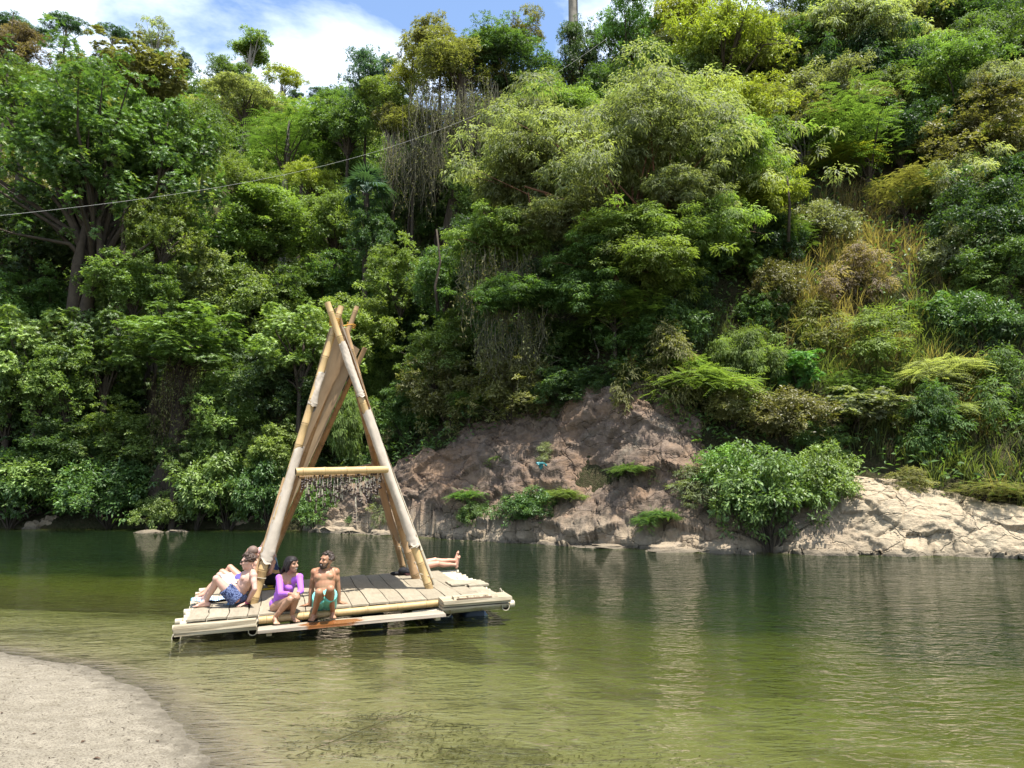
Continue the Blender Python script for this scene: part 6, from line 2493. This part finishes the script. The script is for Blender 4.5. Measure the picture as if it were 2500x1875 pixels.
def bandana(c):
    f = Flesh()
    f.ell(c['h'](0, -.014, .050), np.array([.083, .100, .078]) * c['s'], c['RH'])
    f.cap(c['h'](0, -.10, .02), c['h'](.02, -.15, -.04), .02, .012)
    f.build('bandana', M['check'], c['root'], .008, 1)
    f = Flesh()
    rr = np.random.default_rng(8)
    for i in range(14):
        a = rr.uniform(-.06, .06)
        f.cap(c['h'](a, -.085, -.01), c['h'](a * 1.1, -.10, -.10), .02, .012, 8)
    f.build('hair', M['hair_brown'], c['root'], .008, 1)


person('person in a checked red bandana and navy tan striped tank leaning behind the left pole', j3, 'pink', 'f', .97,
       face=(-.85, .42, -.25), headup=(-.25, .05, 1), hands={'L': ((-.9, 0, -.1), (0, 0, 1), (0, -1, 0), .3), 'R': ((-.9, 0, -.1), (0, 0, 1), (0, 1, 0), .3)},
       clothes=[tank('stripe'), shorts('black', .45, .105)], hair=[bandana])

# --- grey haired person almost hidden by the pole
j4 = dict(pel=p(668, 1398, 14.0), neck=p(656, 1351, 14.0), head=p(648, 1336, 13.95), shL=p(647, 1357, 14.15), shR=p(664, 1358, 13.82),
          elL=p(648, 1378, 14.2), elR=p(668, 1381, 13.85), wrL=p(630, 1390, 14.2), wrR=p(644, 1394, 13.9),
          hpL=p(664, 1400, 14.1), hpR=p(668, 1402, 13.88), knL=p(622, 1392, 14.15), knR=p(626, 1396, 13.9))
for a, v_ in (('L', .05), ('R', -.12)):
    b0 = to_loc(j4['kn' + a])
    t_ = to_world(b0[0] - .38, b0[1], 0)
    j4['to' + a] = t_ + np.array([0, 0, .01])
    j4['an' + a] = t_ + np.array([.18, 0.03, .085])
person('grey haired person in a light blue top, almost hidden behind the left pole', j4, 'fair', 'm', .97, face=(-.9, .3, -.1), headup=(0, 0, 1),
       hands={'L': ((-.9, 0, -.1), (0, 0, 1), (0, -1, 0), .3), 'R': ((-.9, 0, -.1), (0, 0, 1), (0, 1, 0), .3)},
       clothes=[tank('lightblue'), shorts('black', .5, .108)], hair=[cap_hair('greyhair' if 'greyhair' in M else 'stubble', 60, .014, -.3, 9, .5)])

# --- sunbather whose legs stick out right of the tent
d0 = deck(1014, 1397)
pel5 = to_world(d0[0], d0[1], .105)
ax5 = u_(to_world(d0[0] + 1, d0[1] + .12) - to_world(d0[0], d0[1]))
sd5 = u_(np.cross([0, 0, 1], ax5))        # towards the rear of the raft
j5 = dict(pel=pel5, neck=pel5 - ax5 * .20 + np.array([0, 0, .47]), head=pel5 - ax5 * .21 + np.array([0, 0, .63]))
for a, sg in (('L', 1), ('R', -1)):
    j5['hp' + a] = pel5 + sd5 * .085 * sg
    j5['kn' + a] = pel5 + ax5 * .42 + sd5 * .075 * sg + np.array([0, 0, .03 + .05 * (sg > 0)])
    j5['an' + a] = pel5 + ax5 * .82 + sd5 * (.03 + .02 * sg) + np.array([0, 0, -.035 + .085 * (sg > 0)])
    j5['to' + a] = j5['an' + a] + ax5 * .10 + np.array([0, 0, .165]) + sd5 * .02 * sg
    j5['sh' + a] = j5['neck'] + sd5 * .165 * sg - np.array([0, 0, .03])
    j5['el' + a] = j5['sh' + a] + ax5 * .07 + np.array([0, 0, -.25]) - sd5 * .02 * sg
    j5['wr' + a] = j5['el' + a] + ax5 * .22 + np.array([0, 0, -.05]) - sd5 * .05 * sg
person('sunbather behind the right tent poles, only the bare stretched out legs showing', j5, 'pink', 'f', .98, face=tuple(ax5 * .9 + np.array([0, 0, .2])), headup=(0, 0, 1),
       hands={'L': (tuple(ax5), (0, 0, 1), tuple(-sd5), .2), 'R': (tuple(ax5), (0, 0, 1), tuple(sd5), .2)},
       feet={'L': tuple(-ax5 * .88 + np.array([0, 0, .5])), 'R': tuple(-ax5 * .88 + np.array([0, 0, .5]))},
       clothes=[shorts('white', .3, .105), tank('white')], hair=[cap_hair('hair_brown', 60, .014, -.3, 9, .5)])

# ------------------------------------------------------------------ belongings on the raft


def sandal(label, px, py, rz, strap, w=.0, flip=False):
    q = deck(px, py, 0)
    c = to_world(q[0], q[1], .004)
    r = thing('sandal', label, 'sandal', c, (0, 0, rz), 'sandals by the reclining man')
    V, n = [], 16
    for z in (0, .02):
        for i in range(n):
            a = 2 * math.pi * i / n
            y = math.sin(a)
            V.append((math.cos(a) * .13 + .01 * y * y, y * (.045 + .008 * math.cos(a)), z))
    F = [tuple(range(n))[::-1], tuple(range(n, 2 * n))] + [(i, (i + 1) % n, n + (i + 1) % n, n + i) for i in range(n)]
    MB().add(V, F).build('sole', M['greyfoam'], r)
    for x0 in (-.04, .03, .085):
        b = MB()
        P = [(x0, .045 * math.cos(a), .018 + .055 * math.sin(a)) for a in np.linspace(0, math.pi, 9)]
        for (xa, ya, za), (xb, yb, zb) in zip(P[:-1], P[1:]):
            b.add([(xa - .014, ya, za), (xa + .014, ya, za), (xb + .014, yb, zb), (xb - .014, yb, zb), (xa - .014, ya * .93, za - .005), (xa + .014, ya * .93, za - .005), (xb + .014, yb * .93, zb - .005), (xb - .014, yb * .93, zb - .005)],
                  [(0, 1, 2, 3), (4, 7, 6, 5), (0, 4, 5, 1), (3, 2, 6, 7), (1, 5, 6, 2), (0, 3, 7, 4)])
        b.build('strap', M[strap], r)


sandal('blue strapped sandal nearer the reclining man\'s hand', 583, 1474, .35, 'bluestrap')
sandal('blue strapped sandal lying beyond the one by his hand', 566, 1478, .1, 'bluestrap')

# rumpled blue and white towel under the second man's feet
q = deck(530, 1466, 0)
tw = MB()
n, m = 22, 14
V = []
for i in range(n):
    for j in range(m):
        a, b_ = (i / (n - 1) - .5), (j / (m - 1) - .5)
        V.append((a * .75, b_ * .42, .012 + .018 * abs(math.sin(a * 11 + b_ * 6)) + .012 * math.sin(b_ * 17 + a * 5) ** 2))
F = [(i * m + j, (i + 1) * m + j, (i + 1) * m + j + 1, i * m + j + 1) for i in range(n - 1) for j in range(m - 1)]
t = NT('striped_towel')
wv = t.n('ShaderNodeTexWave', {'Scale': 9.0, 'Distortion': 3.0})
t.l(t.mapping(), wv.inputs['Vector'])
tmat = t.done(t.principled(t.ramp(wv.outputs[0], [(.45, (.56, .57, .57)), (.55, (.10, .24, .46))]), .9, .1))
to_ = tw.add(V, F).build('towel', tmat, None, True)
to_.location = to_world(q[0], q[1], .006)
to_.rotation_euler = (0, 0, .4)
tag(to_, 'rumpled blue and white towel under the feet on the left of the raft', 'towel')

# black bag with yellow pocket behind the left pole
q = deck(668, 1430, 0)
bg_ = thing('bag', 'black bag with a yellow tag standing on the deck right of the left tent pole', 'bag', to_world(q[0], q[1], .003), (0, 0, .3))
f = Flesh()
l0 = np.array(bg_.location)
f.ell(l0 + np.array([0, 0, .12]), (.15, .10, .13))
f.ell(l0 + np.array([.02, 0, .07]), (.16, .11, .07))
f.cap(l0 + np.array([-.07, 0, .22]), l0 + np.array([.07, 0, .22]), .04, .04)
f.build('bag_body', M['black'], bg_, .01, 2)
MB().box((-.02, -.108, .16), (.06, .02, .10), None, 0, .004).build('yellow_tag', M['yellow'], bg_)
MB().tube([(-.10, -.05, .2), (-.13, -.08, .10), (-.12, -.07, .0)], .012, 6).build('strap', M['white'], bg_)
# yellow swim fins
for k, (px, py, rz, lb) in enumerate(((664, 1440, .1, 'yellow swim fin on the shaded deck, lower of the two'), (676, 1436, .35, 'yellow swim fin on the shaded deck, upper of the two'))):
    q = deck(px, py, 0)
    r = thing('swim_fin', lb, 'swim fin', to_world(q[0], q[1], .006 + .03 * k), (0, 0, rz))
    V = [(-.15, -.09, 0), (-.15, .09, 0), (.05, .05, .012), (.05, -.05, .012), (-.15, -.09, .012), (-.15, .09, .012), (.05, .05, .03), (.05, -.05, .03)]
    MB().add(V, [(0, 1, 2, 3), (4, 7, 6, 5), (0, 4, 5, 1), (1, 5, 6, 2), (2, 6, 7, 3), (3, 7, 4, 0)]).build('blade', M['yellow'], r)
    MB().tube([(.03, 0, .03), (.09, 0, .04), (.17, 0, .035)], [.045, .048, .036], 10).build('foot_pocket', M['black'], r)
# dark bundle and shoes at the right poles
q = deck(985, 1404, 0)
hb_ = thing('bundle', 'dark bundle of shoes and cloth at the foot of the right rear poles', 'bundle', to_world(q[0], q[1], .003), (0, 0, .3))
f = Flesh()
l0 = np.array(hb_.location)
f.ell(l0 + np.array([0, 0, .07]), (.10, .08, .075))
f.ell(l0 + np.array([-.13, .02, .03]), (.12, .05, .035))
f.ell(l0 + np.array([.14, -.03, .05]), (.12, .09, .055))
f.build('cloth', M['black'], hb_, .01, 2)
MB().box((.14, -.05, .02), (.26, .16, .03), np.array(Matrix.Rotation(.2, 3, 'Z'))).build('sole', mat_plain('dark_red_shoe', (.07, .025, .025), .6, .3), hb_)
# white cup or folded page beside the sunbather
q = deck(1041, 1394, 0)
cw = thing('paper_bag', 'white folded paper bag standing beside the sunbather\'s knees', 'paper bag', to_world(q[0], q[1], .003))
b = MB()
b.add([(-.05, -.04, 0), (.05, -.04, 0), (.05, .04, 0), (-.05, .04, 0), (-.055, -.02, .2), (.05, -.03, .21), (.05, .01, .21), (-.055, .01, .2)], [(0, 3, 2, 1), (0, 1, 5, 4), (1, 2, 6, 5), (2, 3, 7, 6), (3, 0, 4, 7), (4, 5, 6, 7)])
b.build('paper', M['white'], cw)

# teal litter caught on the rock face
c = at_y(1323, 1136, 25.6)
tl_ = thing('litter', 'crumpled teal plastic caught on the ledge of the rock face', 'litter', c)
f = Flesh()
for k in range(7):
    f.cap(c + RNG.normal(0, .09, 3) * np.array([1.4, .5, .4]), c + RNG.normal(0, .10, 3) * np.array([1.5, .5, .4]), .05, .03)
f.build('sheet', M['teal'], tl_, .02, 0)

# ------------------------------------------------------------------ small things of the shallows and the beach
P = [at_z(a, b_, z) for a, b_, z in ((640, 1880, -.12), (770, 1826, -.13), (880, 1783, -.14), (985, 1741, -.15), (1010, 1732, -.15))]
st_ = thing('stick', 'long thin branch lying on the bed of the shallow water', 'stick', P[0])
mb = MB().tube([q - P[0] for q in P], [.005, .006, .0055, .005, .003], 6)
mb.tube([P[1] - P[0], P[1] - P[0] + np.array([.2, -.1, .0])], [.004, .002], 5)
mb.build('stem', M['bark'], st_, True)
# leaf litter on the river bed and twigs on the sand
r = np.random.default_rng(17)
Lv = Leaves(55)
cl = [(at_z(a, b_, -.25), s_ * .8, int(n_ * .8)) for a, b_, s_, n_ in ((950, 1770, .30, 240), (1250, 1860, .5, 420), (1000, 1850, .45, 330), (870, 1800, .3, 130), (1500, 1830, .5, 160), (1720, 1860, .45, 190), (700, 1560, .5, 120), (480, 1560, .6, 140), (820, 1870, .3, 150), (1130, 1800, .4, 150))]
for c, s_, n_ in cl:
    x = c[0] + r.normal(0, s_, n_)
    y = c[1] + r.normal(0, s_ * .6, n_)
    z = bed_z(x, y) + .012
    Lv.add(np.stack([x, y, z], 1), rdir(r, n_) * np.array([1, 1, .12]), np.array([0, 0, 1.0]) + r.normal(0, .25, (n_, 3)), r.uniform(.02, .075, n_), r.uniform(.005, .018, n_), r.uniform(.1, .5, n_))
ll = link('leaf_litter', Lv.mesh('leaf_litter', mat_plain('sunken_leaves', (.055, .042, .022), .8, .1, .5, 6), .0))
tag(ll, 'dark sunken leaves gathered on the shallow river bed', 'leaf litter', kind='stuff')
Lv = Leaves(56)
n_ = 2200
x, y = r.uniform(-6.2, -1.9, n_), r.uniform(5.2, 9.6, n_)
d_ = sd_near(x, y)
ok = (d_ < -.05) & ((r.random(n_) < .45) | (d_ > -.5))
x, y = x[ok], y[ok]
n_ = len(x)
Lv.add(np.stack([x, y, bed_z(x, y) + .006], 1), rdir(r, n_) * np.array([1, 1, .1]), np.array([0, 0, 1.0]) + r.normal(0, .2, (n_, 3)), r.uniform(.01, .055, n_), r.uniform(.003, .009, n_), r.uniform(.1, .5, n_))
tg = link('beach_debris', Lv.mesh('beach_debris', mat_plain('dry_debris', (.07, .05, .035), .9, .1, .5, 6), .0))
tag(tg, 'dark twigs and leaf crumbs scattered on the sandbank', 'debris', kind='stuff')
for k, (px, py, s_, lb) in enumerate(((238, 1838, .035, 'darkest curled leaf on the sand near the bottom edge'), (205, 1796, .028, 'dark leaf crumb on the sand above the darkest curled leaf'), (385, 1778, .025, 'dark curled leaf near the sandbank shoreline'), (82, 1788, .025, 'small dark leaf on the sand at the far left'), (5, 1741, .028, 'dark leaf on the sand at the left edge'))):
    q = at_z(px, py, .12)
    z = float(bed_z(np.array([q[0]]), np.array([q[1]]))[0])
    V = [(-s_, 0, .0), (-s_ * .3, -s_ * .45, .35 * s_), (s_, 0, .1 * s_), (-s_ * .3, s_ * .45, .4 * s_), (0, 0, .05 * s_)]
    o = MB().add(V, [(0, 1, 4), (1, 2, 4), (4, 2, 3), (0, 4, 3)]).build('fallen_leaf', M['rot'])
    o.location = (q[0], q[1], z + .004)
    o.rotation_euler = (0, 0, k * 1.3)
    tag(o, lb, 'leaf')
